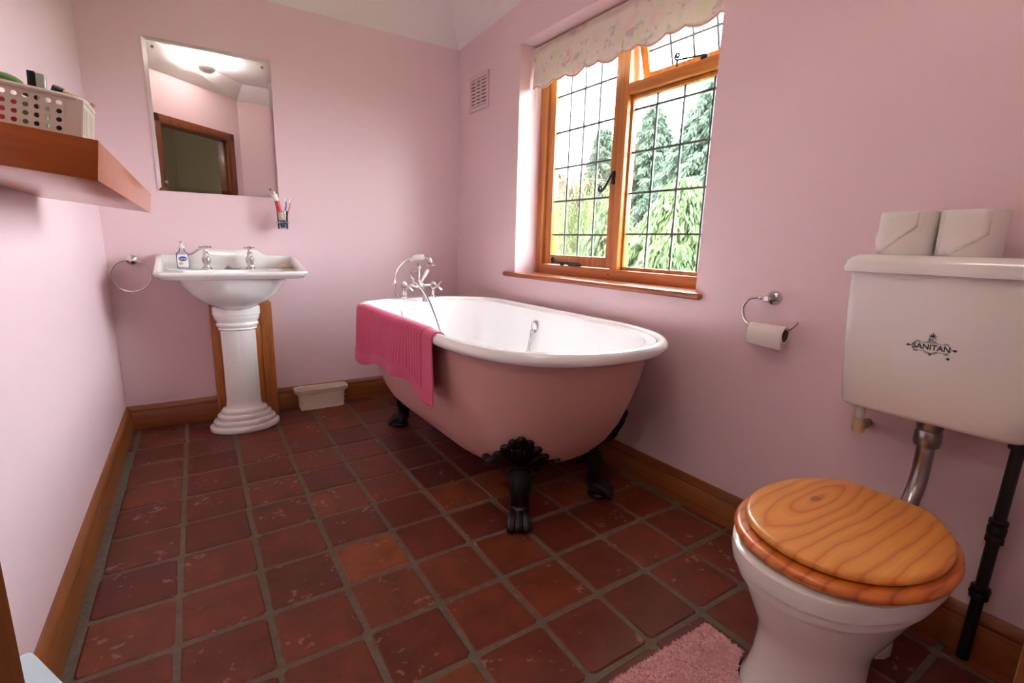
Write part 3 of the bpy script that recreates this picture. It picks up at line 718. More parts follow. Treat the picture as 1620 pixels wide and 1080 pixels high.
# upstand along the back with returns at the sides
def up_back(x):
    a = abs(x)
    return 0.896 + (0.030*0.5*(1+math.cos(PI*min(1, max(0, (a-0.12)/0.06)))) if a < 0.18 else 0)
g = G(); xs_ = [-0.316+0.632*i/60 for i in range(61)]
g.rings([[(x, -0.002, 0.83), (x, -0.026, 0.83), (x, -0.022, up_back(x)-0.006), (x, -0.017, up_back(x)), (x, -0.004, up_back(x))] for x in xs_])
for sx_ in (-1, 1):
    rr_ = []
    for k in range(25):
        y = -0.01-0.42*k/24; t = k/24; zt = 0.836+0.060*(0.5*(1+math.cos(PI*min(1, t*1.05))))**0.8
        rr_.append([(sx_*0.316, y, 0.83), (sx_*0.288, y, 0.83), (sx_*0.294, y, zt-0.005), (sx_*0.300, y, zt), (sx_*0.314, y, zt)])
    g.rings(rr_)
g.obj('upstand', M_CERAM, bs, angle=50)
# soap recesses either side
for sx_ in (-1, 1): G().rings([sup(0.034, 0.055, 3, 32, (sx_*0.250, -0.14, 0.8295)), sup(0.030, 0.050, 3, 32, (sx_*0.250, -0.14, 0.8325)), sup(0.026, 0.045, 3, 32, (sx_*0.250, -0.14, 0.8305))]).obj('soap_recess', M_CERAM, bs)
def flute(a, h):
    if 0.17 < h < 0.53: return 1-0.035*max(0, math.cos(6*(a+PI/2)))**3
    return 1
pr_ = [(0.158, 0.0), (0.164, 0.004), (0.166, 0.014), (0.164, 0.026), (0.158, 0.031), (0.143, 0.032), (0.143, 0.036), (0.147, 0.040), (0.147, 0.052), (0.142, 0.057), (0.124, 0.058), (0.124, 0.062), (0.128, 0.066), (0.128, 0.080), (0.122, 0.086), (0.106, 0.088), (0.106, 0.092), (0.109, 0.096), (0.108, 0.106), (0.100, 0.114), (0.088, 0.117), (0.084, 0.124), (0.081, 0.145), (0.080, 0.172)]
pr_ += [(0.080, 0.18+0.03*k) for k in range(12)]
pr_ += [(0.080, 0.528), (0.086, 0.529), (0.089, 0.534), (0.086, 0.540), (0.081, 0.541), (0.081, 0.546), (0.092, 0.547), (0.096, 0.553), (0.096, 0.562), (0.091, 0.567), (0.091, 0.571), (0.100, 0.584), (0.104, 0.600), (0.104, 0.606), (0.108, 0.608), (0.108, 0.644), (0.100, 0.650)]
G().lathe(pr_, 96, (0, -0.216, 0), ey=0.72, mod=flute).obj('pedestal', M_CERAM, bs, angle=40)
def tap(x):
    t = bpy.data.objects.new('tap', None); COL.objects.link(t); t.parent = bs; t.location = (x, -0.085, 0.829)
    G().lathe([(0.023, 0), (0.023, 0.006), (0.014, 0.014), (0.013, 0.022), (0.017, 0.028), (0.021, 0.040), (0.021, 0.052), (0.015, 0.062), (0.012, 0.074), (0.014, 0.078), (0.009, 0.09), (0.0065, 0.1), (0.009, 0.106), (0.009, 0.114), (0.005, 0.117)], 18).obj('tap_body', M_CHROME, t)
    G().tube(catmull([(0, -0.005, 0.045), (0, -0.035, 0.046), (0, -0.062, 0.040), (0, -0.080, 0.024), (0, -0.083, 0.014)], 5), [0.011]*16+[0.0115, 0.012, 0.012, 0.0125, 0.0125], 12).obj('spout', M_CHROME, t)
    g = G()
    for k in range(4):
        a = 0.25+k*PI/2
        g.tube([(0, 0, 0.109), (0.018*math.cos(a), 0.018*math.sin(a), 0.109), (0.027*math.cos(a), 0.027*math.sin(a), 0.109)], [0.005, 0.0035, 0.006], 8)
    g.ell((0, 0, 0.113), (0.009, 0.009, 0.006)); g.obj('cross_handle', M_CHROME, t)
    return t
tap(-0.108); tap(0.090)
g = G(); g.lathe([(0.018, 0.0), (0.020, 0.004), (0.015, 0.009), (0.006, 0.011), (0.005, 0.018)], 16, (-0.012, -0.105, 0.829))
for k in range(9): g.ell((0.002+k*0.0045, -0.112-0.004*math.sin(k*1.3), 0.832), (0.0028, 0.0028, 0.0022), 6, 4)
g.obj('plug', M_DULL, bs)
# pipe boxing: two pine boards either side of the pedestal
pb = thing('pipe_boxing', 'upright pine boards boxing the pipes behind the pedestal', 'boxing', (BX, 0, 0))
G().box(-0.118, -0.083, -0.095, -0.001, 0, 0.645, 0.002).obj('board', M_BOARD, pb)
G().box(0.118, 0.176, -0.095, -0.001, 0, 0.645, 0.002).obj('board', M_BOARD, pb)
G().box(-0.083, 0.118, -0.090, -0.070, 0, 0.64, 0.001).obj('back_board', M_BOARD, pb)

# soap bottle
sbt = thing('soap_bottle', 'clear pump soap bottle with blue and white label on the basin', 'bottle', (-1.570, -0.120, 0.8315))
G().rings([sup(0.026, 0.018, 3, 28, (0, 0, z)) if k < 5 else sup(r, r, 2, 28, (0, 0, z)) for k, (z, r) in enumerate(((0.0, 0), (0.004, 0), (0.03, 0), (0.06, 0), (0.074, 0), (0.086, 0.014), (0.094, 0.011), (0.10, 0.011)))]).obj('bottle_body', M_BOTTLE, sbt)
G().rings([sup(0.0235, 0.0155, 3, 24, (0, 0, z)) for z in (0.003, 0.05)]).obj('liquid', M_SOAPLIQ, sbt)
G().lathe([(0.012, 0.100), (0.013, 0.101), (0.013, 0.112), (0.006, 0.114), (0.005, 0.126), (0.009, 0.127), (0.009, 0.134)], 16).obj('pump_collar', M_WHITEP, sbt)
G().tube([(0, 0, 0.131), (0.008, -0.022, 0.130), (0.009, -0.027, 0.126)], [0.006, 0.005, 0.004], 8).obj('nozzle', M_WHITEP, sbt)
fl = math.radians(8)
lb = G(); lb.poly([(x, -0.0188, z+0.0) for x, _, z in [(p[0], 0, p[1]) for p in sup(0.023, 0.030, 5, 28, (0.001, 0.040, 0))]], 0.0006, (0, -1, 0)); lb = lb.obj('label', M_WHITE, sbt)
G().poly([(p[0], -0.0196, p[1]) for p in sup(0.019, 0.0115, 2, 28, (0.001, 0.050, 0))], 0.0005, (0, -1, 0)).obj('logo', M_BLUE, lb)
text_obj('Carex', 0.0145, M_WHITE, lb, (0.001, -0.0204, 0.050), (PI/2, 0, 0), 'lettering')
G().poly([(p[0], -0.0196, p[1]) for p in sup(0.009, 0.008, 3, 16, (-0.008, 0.027, 0))], 0.0004, (0, -1, 0)).obj('print', M_ORANGE, lb)
# soap bar
sbar = G(); sbar.rings([sup(0.030*k, 0.020*k, 3.2, 28, (0, 0, z)) for z, k in ((0, 0.8), (0.004, 1), (0.016, 1), (0.021, 0.82))])
sbar = sbar.obj('soap_bar', M_SOAP); sbar.location = (-1.105, -0.14, 0.8325); sbar.rotation_euler = (0, 0, 0.2)
tag(sbar, 'beige soap bar lying in the basin soap recess', 'soap')

# ------------------------------------------------------------------ mirror
mi = thing('wall_mirror', 'large frameless mirror hanging on the pink wall above the basin', 'mirror', (-1.372, -0.001, 1.209))
MW, MHt = 0.272, 0.694
def mrect(i, y): return [(-MW+i, y, i), (MW-i, y, i), (MW-i, y, MHt-i), (-MW+i, y, MHt-i)]
G().rings([mrect(0.0, 0.0), mrect(0.0, -0.0035), mrect(0.017, -0.0055), mrect(0.0175, -0.0055)], True, True).obj('mirror_glass', M_MIRROR, mi, smooth=False)
for sx_ in (-1, 1):
    for z in (0.042, MHt-0.042):
        G().lathe([(0.0072, -0.0054), (0.0068, -0.0075), (0.003, -0.0088)], 14, (sx_*(MW-0.040), 0, z), 'y').obj('screw_cap', M_DULL, mi)

# ------------------------------------------------------------------ tumbler holder with brushes
TX, TY = -1.098, -0.075
th = thing('tumbler_holder', 'chrome tumbler holder on the wall below the mirror corner', 'holder', (TX, 0, 1.075))
G().lathe([(0.020, -0.001), (0.020, -0.006), (0.008, -0.012), (0.006, -0.042)], 16, (0, 0, 0), 'y').obj('rose', M_CHROME, th)
G().tube([(0.032*math.cos(2*PI*k/32), TY+0.032*math.sin(2*PI*k/32), 0) for k in range(32)], 0.0042, 8, closed=True).obj('ring', M_CHROME, th)
tu = G(); tu.lathe([(0.024, -0.033), (0.0255, -0.032), (0.029, 0.062), (0.0275, 0.062), (0.024, -0.028), (0.0, -0.028)], 28, cap1=False)
tu = tu.obj('tumbler', M_TUMBLER); tu.location = (TX, TY, 1.075); tag(tu, 'clear glass tumbler in the chrome wall holder', 'glass')
tp = thing('toothpaste_tube', 'toothpaste tube with white cap standing in the tumbler', 'toothpaste', (TX+0.006, TY, 1.050))
tp.rotation_euler = (0, math.radians(-12), 0)
def flat(z0, z1, hx0, hy0, hx1, hy1): return [sup(hx0, hy0, 2, 20, (0, 0, z0)), sup(hx1, hy1, 2, 20, (0, 0, z1))]
G().rings(flat(0.000, 0.040, 0.016, 0.002, 0.016, 0.007)).obj('tube_end', M_NAVY, tp)
G().rings(flat(0.040, 0.080, 0.0155, 0.007, 0.0145, 0.010)).obj('tube_band', M_GOLD, tp)
G().rings(flat(0.080, 0.142, 0.0145, 0.010, 0.0115, 0.0115)).obj('tube_body', M_RED, tp)
G().rings([sup(0.0115, 0.0115, 2, 20, (0, 0, 0.142)), sup(0.014, 0.014, 2, 20, (0, 0, 0.146)), sup(0.0125, 0.0125, 2, 20, (0, 0, 0.176)), sup(0.007, 0.007, 2, 20, (0, 0, 0.179)), sup(0.006, 0.006, 2, 20, (0, 0, 0.190))]).obj('cap', M_WHITEP, tp)
for nm, lab, m, dx, tlt in (('toothbrush', 'blue toothbrush with bent neck in the tumbler', M_BLUE, 0.010, 9), ('toothbrush', 'pink and white toothbrush leaning outward in the tumbler', plain('pink_brush', (222, 130, 140), 0.4), 0.014, 17)):
    t = thing(nm, lab, 'toothbrush', (TX+dx-0.006, TY+0.008, 1.050)); t.rotation_euler = (0, math.radians(tlt), 0.4)
    G().tube([(0, 0, 0), (0, 0, 0.09), (0.004, 0, 0.12), (0, 0, 0.140), (0, 0, 0.158)], [0.0035, 0.004, 0.003, 0.003, 0.004], 8).obj('stem', m, t)
    G().box(-0.011, -0.002, -0.004, 0.004, 0.138, 0.160, 0.001).obj('bristles', M_WHITE, t)

# ------------------------------------------------------------------ towel ring
tr = thing('towel_ring', 'chrome towel ring on the wall left of the basin', 'towel ring', (-1.783, 0, 0.870))
G().lathe([(0.024, -0.0005), (0.024, -0.006), (0.020, -0.010), (0.011, -0.014), (0.009, -0.030), (0.011, -0.036), (0.007, -0.040)], 20, axis='y').obj('rose', M_CHROME, tr)
G().tube([(-0.005+0.079*math.sin(2*PI*k/48), -0.034-0.010*(1-math.cos(2*PI*k/48))/2, -0.076+0.076*math.cos(2*PI*k/48)) for k in range(48)], 0.0042, 10, closed=True).obj('ring', M_CHROME, tr)

# ------------------------------------------------------------------ planter on the floor
pl = thing('planter_trough', 'empty cream pottery trough planter against the skirting', 'planter', (-0.946, -0.072, 0.0))
def rr4(hx, hy, z): return sup(hx, hy, 8, 40, (0, 0, z))
G().rings([rr4(0.122, 0.040, 0.0), rr4(0.124, 0.041, 0.004), rr4(0.126, 0.041, 0.018), rr4(0.124, 0.040, 0.021), rr4(0.131, 0.043, 0.092), rr4(0.137, 0.046, 0.098), rr4(0.150, 0.049, 0.106), rr4(0.152, 0.050, 0.124), rr4(0.148, 0.047, 0.126), rr4(0.138, 0.040, 0.122), rr4(0.122, 0.034, 0.03)]).obj('trough', M_PLANTER, pl, angle=45)
g = G()
rnd = random.Random(5)
for r_ in range(5):
    for k in range(15):
        x = -0.112+k*0.016+(0.008 if r_ % 2 else 0); z = 0.029+r_*0.0135
        g.ell((x, -0.0412-0.0006*r_, z), (0.0085, 0.0022, 0.0042), 8, 5, Matrix.Rotation(0.45 if (k+r_) % 2 else -0.45, 4, 'Y'))
g.obj('basket_weave_relief', M_PLANTER, pl)

# ------------------------------------------------------------------ shelf on the left wall
SY0, SY1, SD = -2.120, -1.135, 0.253
SAG = math.radians(6.5)
sh = thing('wall_shelf', 'thick orange beech floating shelf sagging from the left wall', 'shelf', (xl(-1.6)+0.0005, SY1, 1.091))
sh.rotation_euler = (-0.0095, SAG, 0)
G().box(0.004, SD, SY0-SY1, 0, 0.0, 0.056, 0.0012).obj('shelf_board', M_BEECH, sh, angle=30)
MS = Matrix.Translation((xl(-1.6)+0.0005, SY1, 1.091)) @ Matrix.Rotation(SAG, 4, 'Y') @ Matrix.Rotation(-0.0095, 4, 'X') @ Matrix.Translation((0, -SY1, 0))
# basket
bk = thing('storage_basket', 'cream plastic basket with round holes standing on the shelf', 'basket')
bk.matrix_world = MS @ Matrix.Translation((0.134, -2.035, 0.0575))
HX, HY, HZ = 0.100, 0.052, 0.055
def wall_holes(w_, h_, nx, nz, r_, seg=12):
    """plate in x,z with round holes, as quads fanned from each hole to its cell"""
    b = bmesh.new(); cw, ch = w_/nx, h_/nz
    for i in range(nx):
        for j in range(nz):
            cx, cz = -w_/2+cw*(i+0.5), ch*(j+0.5)
            inner = []; outer = []
            for k in range(seg*1):
                a = 2*PI*(k+0.5)/seg; c, s_ = math.cos(a), math.sin(a)
                inner.append((cx+r_*c, cz+r_*s_)); q = min(cw/2/max(1e-6, abs(c)), ch/2/max(1e-6, abs(s_))); outer.append((cx+q*c, cz+q*s_))
            corners = [(cx+cw/2, cz+ch/2), (cx-cw/2, cz+ch/2), (cx-cw/2, cz-ch/2), (cx+cw/2, cz-ch/2)]
            vi_ = [b.verts.new((p[0], 0, p[1])) for p in inner]; vo_ = [b.verts.new((p[0], 0, p[1])) for p in outer]
            for k in range(seg): b.faces.new((vi_[k], vi_[(k+1) % seg], vo_[(k+1) % seg], vo_[k]))
            for k in range(seg):
                p, q = outer[k], outer[(k+1) % seg]
                if abs(p[0]-q[0]) > 1e-5 and abs(p[1]-q[1]) > 1e-5:
                    c_ = min(corners, key=lambda c_: (c_[0]-p[0])**2+(c_[1]-p[1])**2)
                    b.faces.new((vo_[k], vo_[(k+1) % seg], b.verts.new((c_[0], 0, c_[1]))))
    return b
for sy_, nm in ((-1, 'holed_side'), (1, 'holed_side')):
    g = G(); t = wall_holes(0.150, 0.046, 13, 4, 0.0034)
    bmesh.ops.translate(t, vec=(0.002, sy_*(HY-0.004), 0.004), verts=t.verts); g.merge(t)
    for a in ((-HX+0.004, -0.073, 0.0, HZ), (0.077, HX-0.004, 0.0, HZ), (-0.073, 0.077, 0.0, 0.004), (-0.073, 0.077, 0.050, HZ)):
        y = sy_*(HY-0.004); v4 = [g.b.verts.new(p) for p in ((a[0], y, a[2]), (a[1], y, a[2]), (a[1], y, a[3]), (a[0], y, a[3]))]; g.b.faces.new(v4)
    o = g.obj(nm, M_BASKET, bk, smooth=False); mo = o.modifiers.new('t', 'SOLIDIFY'); mo.thickness = 0.0022; mo.offset = 0
for sx_ in (-1, 1):
    xa = sx_*(HX-0.004)
    G().box(xa-0.0012, xa+0.0012, -HY+0.004, HY-0.004, 0, 0.008).box(xa-0.0012, xa+0.0012, -HY+0.004, HY-0.004, 0.046, HZ).obj('end_panel', M_BASKET, bk, smooth=False)
    for k in range(8):
        y = -HY+0.0085+k*0.0125
        G().box(xa-0.0012, xa+0.0012, y-0.0038, y+0.0038, 0.007, 0.047).obj('slat', M_BASKET, bk, smooth=False)
G().box(-HX+0.003, HX-0.003, -HY+0.003, HY-0.003, 0.0, 0.002).obj('base', M_BASKET, bk, smooth=False)
G().tube([Vector(p) for p in sup(HX-0.003, HY-0.003, 9, 48, (0, 0, HZ))], 0.0036, 8, closed=True).obj('rim', M_BASKET, bk)
def inb(x, y, z): return MS @ Matrix.Translation((0.134+x, -2.035+y, 0.0575+z))
# contents
it = thing('bottle', 'tall black and silver cosmetics bottle standing in the basket', 'bottle'); it.matrix_world = inb(0.040, -0.012, 0.003) @ Matrix.Rotation(-0.06, 4, 'Y')
G().rings([sup(0.0045, 0.0045, 4, 16, (0, 0, z)) for z in (0, 0.04, 0.082)]).obj('bottle_body', M_DARKP, it)
G().rings([sup(0.0055, 0.0055, 4, 16, (0.0102, 0, z)) for z in (0.0, 0.04, 0.080)]).obj('bottle_side', plain('silver_green_plastic', (196, 206, 190), 0.25, 0.2), it)
it = thing('brush', 'green plastic brush lying on top of the basket', 'brush'); it.matrix_world = inb(0.012, -0.018, 0.055) @ Matrix.Rotation(0.25, 4, 'Y')
G().ell((0.0, 0, 0.010), (0.017, 0.014, 0.008)).obj('brush_head', M_GREEN, it); G().tube([(0.010, 0, 0.004), (0.026, 0.002, 0.002)], [0.005, 0.004], 8).obj('handle', M_DARKP, it)
it = thing('cream_tube', 'cream tube with black cap lying over the basket corner', 'tube'); it.matrix_world = inb(0.066, -0.026, 0.0635) @ Matrix.Rotation(math.radians(104), 4, 'Y')
G().tube([(0, 0, -0.006), (0, 0, 0.000), (0, 0, 0.006)], [0.0065, 0.0068, 0.0065], 12).obj('cap', M_DARKP, it); G().rings([sup(0.005, 0.005, 2, 16, (0, 0, 0.006)), sup(0.0055, 0.0035, 2, 16, (0, 0, 0.022))]).obj('tube_body', M_BEIGEP, it)
it = G(); it.tube([(0, 0, -0.040), (0.001, 0, 0.0), (0.006, 0.0, 0.014)], [0.0025, 0.003, 0.003], 8); it = it.obj('wooden_stick', M_TAN); it.matrix_world = inb(0.088, 0.036, 0.056) @ Matrix.Rotation(0.25, 4, 'Y')
tag(it, 'tan wooden stick poking out of the basket corner', 'stick')
for k, (x, y, m, lab) in enumerate(((0.066, 0.020, M_DARKP, 'short dark jar inside the holed basket'), (0.004, 0.024, M_RED, 'small red pot inside the holed basket'), (0.030, 0.024, plain('olive_plastic', (110, 124, 84), 0.4), 'small olive green pot inside the holed basket'))):
    o = G(); o.lathe([(0.011, 0), (0.012, 0.002), (0.012, 0.030), (0.013, 0.031), (0.013, 0.042), (0.011, 0.044)], 18); o = o.obj('jar', m); o.matrix_world = inb(x, y, 0.003); tag(o, lab, 'jar')

# ------------------------------------------------------------------ toilet: cistern
CU = 2.652; CD = 0.185
ci = thing('toilet_cistern', 'white ceramic wall hung cistern with printed maker emblem', 'cistern', RP(CU, 0, 0), RR)
def crect(hx, d, e, z): return sup(hx, d/2, e, 64, (0, -d/2-0.002, z))
G().rings([crect(0.150, 0.14, 6, 0.604), crect(0.172, 0.158, 7, 0.606), crect(0.180, 0.165, 8, 0.616), crect(0.188, 0.174, 8, 0.70), crect(0.196, 0.182, 8, 0.85), crect(0.199, 0.185, 8, 0.953)]).obj('tank', M_CERAM, ci, angle=60)
G().rings([crect(0.197, 0.184, 8, 0.952), crect(0.211, 0.198, 9, 0.954), crect(0.213, 0.200, 9, 0.966), crect(0.209, 0.196, 9, 0.972), crect(0.210, 0.197, 9, 0.978), crect(0.204, 0.190, 8, 0.988), crect(0.192, 0.180, 8, 0.996), crect(0.185, 0.172, 8, 0.997)]).obj('lid', M_CERAM, ci, angle=60)
# emblem
em = bpy.data.objects.new('emblem', None); COL.objects.link(em); em.parent = ci; em.location = (-0.004, -0.1809, 0.790); em.rotation_euler = (math.radians(93.05), 0, 0); em.scale = (1.0, 1.0, 1.0)
text_obj('SANITAN', 0.0175, M_INK, em, (0, 0, 0), (0, 0, 0), 'lettering', ext=0.0003, sx=0.95, bold=0.0004)
text_obj('BC', 0.0115, M_INK, em, (0, 0.0175, 0), (0, 0, 0), 'lettering', ext=0.0003, bold=0.0002)
g = G()
def stroke(pts, r_=0.0005): g.tube([(p[0], p[1], 0.0002) for p in pts], r_, 6, flat=0.5)
stroke(catmull([(-0.036, 0.0, 0), (-0.032, 0.008, 0), (-0.027, 0.0095, 0), (-0.012, 0.0098, 0), (0.0, 0.0105, 0), (0.012, 0.0098, 0), (0.027, 0.0095, 0), (0.032, 0.008, 0), (0.036, 0, 0), (0.032, -0.008, 0), (0.027, -0.0095, 0), (0.010, -0.0098, 0), (0.0, -0.013, 0), (-0.010, -0.0098, 0), (-0.027, -0.0095, 0), (-0.032, -0.008, 0), (-0.036, 0, 0)], 5))
def leaf(cx, cy, l, w_, ang):
    pts = [(cx+l*t*math.cos(ang)-s_*w_*math.sin(PI*t)*math.sin(ang), cy+l*t*math.sin(ang)+s_*w_*math.sin(PI*t)*math.cos(ang), 0.0) for s_, ts in ((1, (0, .2, .4, .6, .8)), (-1, (1, .8, .6, .4, .2))) for t in ts]
    g.poly(pts, 0.0004)
for a, l in ((90, 0.013), (60, 0.010), (120, 0.010), (25, 0.009), (155, 0.009)): leaf(0, 0.0235, l, 0.0013, math.radians(a))
for sx_ in (-1, 1):
    leaf(sx_*0.036, 0, 0.012, 0.0017, 0 if sx_ > 0 else PI); leaf(sx_*0.040, 0, 0.006, 0.0012, 0.5 if sx_ > 0 else PI-0.5); leaf(sx_*0.040, 0, 0.006, 0.0012, -0.5 if sx_ > 0 else PI+0.5)
    stroke([(sx_*0.022, 0.0115, 0), (sx_*0.026, 0.013, 0), (sx_*0.031, 0.0112, 0)], 0.0008); stroke([(sx_*0.024, -0.0115, 0), (sx_*0.029, -0.0118, 0), (sx_*0.032, -0.0100, 0)], 0.0008)
    stroke([(sx_*0.012, -0.0112, 0), (sx_*0.007, -0.0140, 0), (sx_*0.002, -0.0142, 0)], 0.0007); stroke([(sx_*0.011, 0.0117, 0), (sx_*0.005, 0.0128, 0), (0, 0.0115, 0)], 0.0006)
leaf(-0.0025, -0.0145, 0.006, 0.0020, -PI/4); leaf(0.0025, -0.0145, 0.006, 0.0020, -3*PI/4)
g.poly([(0.033+0.0032*math.cos(2*PI*k/14), -0.0205+0.0028*math.sin(2*PI*k/14), 0) for k in range(14)], 0.0004)
g.obj('ornament', M_INK, em)
# flush pipe
g = G(); fp = catmull([(0.0, -0.085, 0.60), (0, -0.085, 0.50), (0, -0.088, 0.455), (0, -0.105, 0.41), (0, -0.14, 0.372), (0, -0.185, 0.352)], 6)
g.tube(fp, 0.019, 14); g.lathe([(0.019, 0.530), (0.026, 0.532), (0.028, 0.54), (0.028, 0.565), (0.025, 0.572), (0.027, 0.578), (0.027, 0.604)], 20, (0, -0.085, 0)); g.obj('flush_pipe', M_DULL, ci)
# overflow stub
ov = thing('overflow_pipe', 'beige overflow elbow under the cistern corner', 'pipe', RP(2.497, 0, 0), RR)
G().lathe([(0.011, 0.545), (0.011, 0.607)], 16, (0, -0.07, 0)).obj('pipe', M_WHITEP, ov)
g = G(); g.lathe([(0.0135, 0.512), (0.0145, 0.516), (0.0145, 0.548), (0.0125, 0.551)], 16, (0, -0.07, 0)); g.lathe([(0.0125, -0.066), (0.0125, -0.02)], 14, (0, 0, 0.526), 'y'); g.obj('elbow', M_BEIGEP, ov)
G().lathe([(0.010, -0.025), (0.010, 0.01)], 14, (0, 0, 0.526), 'y').obj('wall_pipe', M_DULL, ov)
# black supply pipe
bp_ = thing('supply_pipe', 'black pipe with couplings running down the wall behind the toilet', 'pipe', RP(2.800, 0, 0), RR)
g = G(); g.tube([(0.004, -0.045, 0.61), (0.004, -0.045, 0.57), (0.0, -0.038, 0.38), (-0.003, -0.036, 0.19), (-0.006, -0.036, 0.0)], 0.0125, 12); g.obj('pipe', M_BPIPE, bp_)
for z, r_ in ((0.585, 0.019), (0.372, 0.018), (0.345, 0.0175), (0.192, 0.019)):
    G().lathe([(0.0125, z-0.018), (r_, z-0.016), (r_, z-0.004), (r_*0.88, z), (r_, z+0.004), (r_, z+0.014), (0.0125, z+0.016)], 16, (0.0045 if z > 0.5 else (0.0 if z > 0.3 else -0.003), -0.045 if z > 0.5 else -0.0375, 0)).obj('coupling', M_BPIPE, bp_)
G().box(-0.022, 0.016, -0.05, -0.021, 0.186, 0.196, 0.002).obj('clip', M_BPIPE, bp_)
# pan, seat and lid
toi = thing('toilet', 'white toilet pan with closed knotty pine seat and lid', 'toilet', (0.078, -2.640, 0), 0)
def dshape(xf, xb, hw, z, n=72, e=2.2, eb=2.15):
    xm = xf+(xb-xf)*0.52; out_ = []
    for i in range(n):
        a = 2*PI*i/n; c, s_ = math.cos(a), math.sin(a)
        ex = e if c < 0 else eb; L_ = (xm-xf) if c < 0 else (xb-xm)
        out_.append((xm+L_*math.copysign(abs(c)**(2/ex), c), hw*math.copysign(abs(s_)**(2/ex), s_), z))
    return out_
pan = [(-0.625, -0.360, 0.118, 0.0), (-0.630, -0.358, 0.121, 0.012), (-0.618, -0.365, 0.113, 0.03), (-0.606, -0.365, 0.106, 0.08), (-0.602, -0.355, 0.104, 0.135), (-0.606, -0.33, 0.109, 0.17), (-0.620, -0.27, 0.122, 0.198), (-0.640, -0.20, 0.138, 0.235), (-0.657, -0.16, 0.155, 0.275),
       (-0.666, -0.15, 0.165, 0.300), (-0.667, -0.15, 0.166, 0.307), (-0.678, -0.15, 0.174, 0.310), (-0.681, -0.15, 0.177, 0.330), (-0.680, -0.15, 0.177, 0.335), (-0.691, -0.15, 0.185, 0.338), (-0.695, -0.15, 0.188, 0.362), (-0.693, -0.15, 0.187, 0.374), (-0.680, -0.155, 0.178, 0.381), (-0.58, -0.2, 0.10, 0.381)]
G().rings([dshape(*p) for p in pan]).obj('pan', M_CERAM, toi, angle=38).location = (0, 0.008, 0)
G().tube(catmull([(-0.30, 0, 0.235), (-0.24, 0, 0.17), (-0.20, 0, 0.09), (-0.19, 0, 0.002)], 6), 0.058, 16).obj('trap', M_CERAM, toi)
def seat_outline(xf, xb, hw, z):
    xm = xf+(xb-xf)*0.50; Lb = (xb-xm)/0.90; out_ = []
    for i in range(41):      # rounded front
        a = PI/2+PI*i/40; c, s_ = math.cos(a), math.sin(a)
        out_.append((xm+(xm-xf)*math.copysign(abs(c)**(2/2.1), c), hw*math.copysign(abs(s_)**(2/2.1), s_), z))
    for sg, rng in ((-1, range(1, 15)), (1, range(14, 0, -1))):      # shoulders narrowing to a flat hinge edge
        for i in rng:
            x = xm+(xb-xm)*math.sin(PI/2*i/14); out_.append((x, sg*hw*math.sqrt(max(0, 1-((x-xm)/Lb)**2)), z))
    return out_
def slab(prof, nm, m):
    return G().rings([seat_outline(xf, xb, hw, z) for xf, xb, hw, z in prof]).obj(nm, m, toi, angle=60)
def prof(xf, xb, hw, z0, z1, rnd_):
    o_ = []
    for k in range(7):
        a = -PI/2+PI*k/6; zc = (z0+z1)/2; hz_ = (z1-z0)/2; q = rnd_*(1-math.cos(a))
        o_.append((xf+q, xb-q, hw-q, zc+hz_*math.sin(a)))
    return o_
seat = slab(prof(-0.688, -0.205, 0.196, 0.386, 0.409, 0.012), 'seat', M_SEAT)
lid = slab(prof(-0.664, -0.224, 0.180, 0.412, 0.431, 0.010)+[(-0.640, -0.237, 0.162, 0.4325), (-0.60, -0.25, 0.13, 0.433)], 'lid', M_LID)
for sy_ in (-1, 1):
    G().lathe([(0.010, -0.022), (0.010, 0.022)], 12, (-0.212, sy_*0.045, 0.400), 'y').obj('hinge', M_CHROME, toi)
    for k in (-1, 1): G().lathe([(0.008, 0.378), (0.008, 0.388)], 10, (-0.56 if k < 0 else -0.28, sy_*0.15, 0)).obj('buffer', M_WHITEP, toi)

# toilet rolls on the cistern
def roll(name, u, d, rz, label, flap):
    t = thing(name, label, 'toilet roll', RP(u, d, 0.997), RR+rz, 'toilet rolls on the cistern')
    G().lathe([(0.021, 0.0), (0.056, 0.0), (0.058, 0.003), (0.0575, 0.050), (0.058, 0.099), (0.056, 0.102), (0.021, 0.102), (0.021, 0.0)], 40, cap0=False, cap1=False).obj('paper', M_PAPER, t)
    G().lathe([(0.0208, 0.001), (0.0208, 0.101), (0.0195, 0.101), (0.0195, 0.001)], 24, cap0=False, cap1=False).obj('core', M_CARD, t)
    def fl(i, j):
        a = -2.5+i*1.5; zt = 0.101; zb = 0.002+0.085*max(0, i-0.25) if flap == 1 else 0.002+0.07*max(0, i-0.35)
        r_ = 0.0588+0.0012*math.sin(i*9); return (r_*math.cos(a), r_*math.sin(a), zb+(zt-zb)*j)
    o = G().grid(fl, 24, 6).obj('loose_sheet', M_PAPER, t); mo = o.modifiers.new('t', 'SOLIDIFY'); mo.thickness = 0.0008; mo.offset = 0
    if flap == 1:
        def fl2(i, j):
            a = -3.1-0.45*i; r_ = 0.0590+0.022*i*(1-abs(2*j-1)**2); return (r_*math.cos(a), r_*math.sin(a), 0.004+0.068*j)
        o = G().grid(fl2, 10, 8).obj('torn_end', M_PAPER, t); mo = o.modifiers.new('t', 'SOLIDIFY'); mo.thickness = 0.0008; mo.offset = 0
    return t
roll('toilet_roll', 2.540, 0.105, 0.0, 'full white toilet roll with a sticking out torn end on the cistern lid', 1)
roll('toilet_roll', 2.659, 0.105, 0.15, 'full white toilet roll with a smooth wrapped edge on the cistern lid', 2)

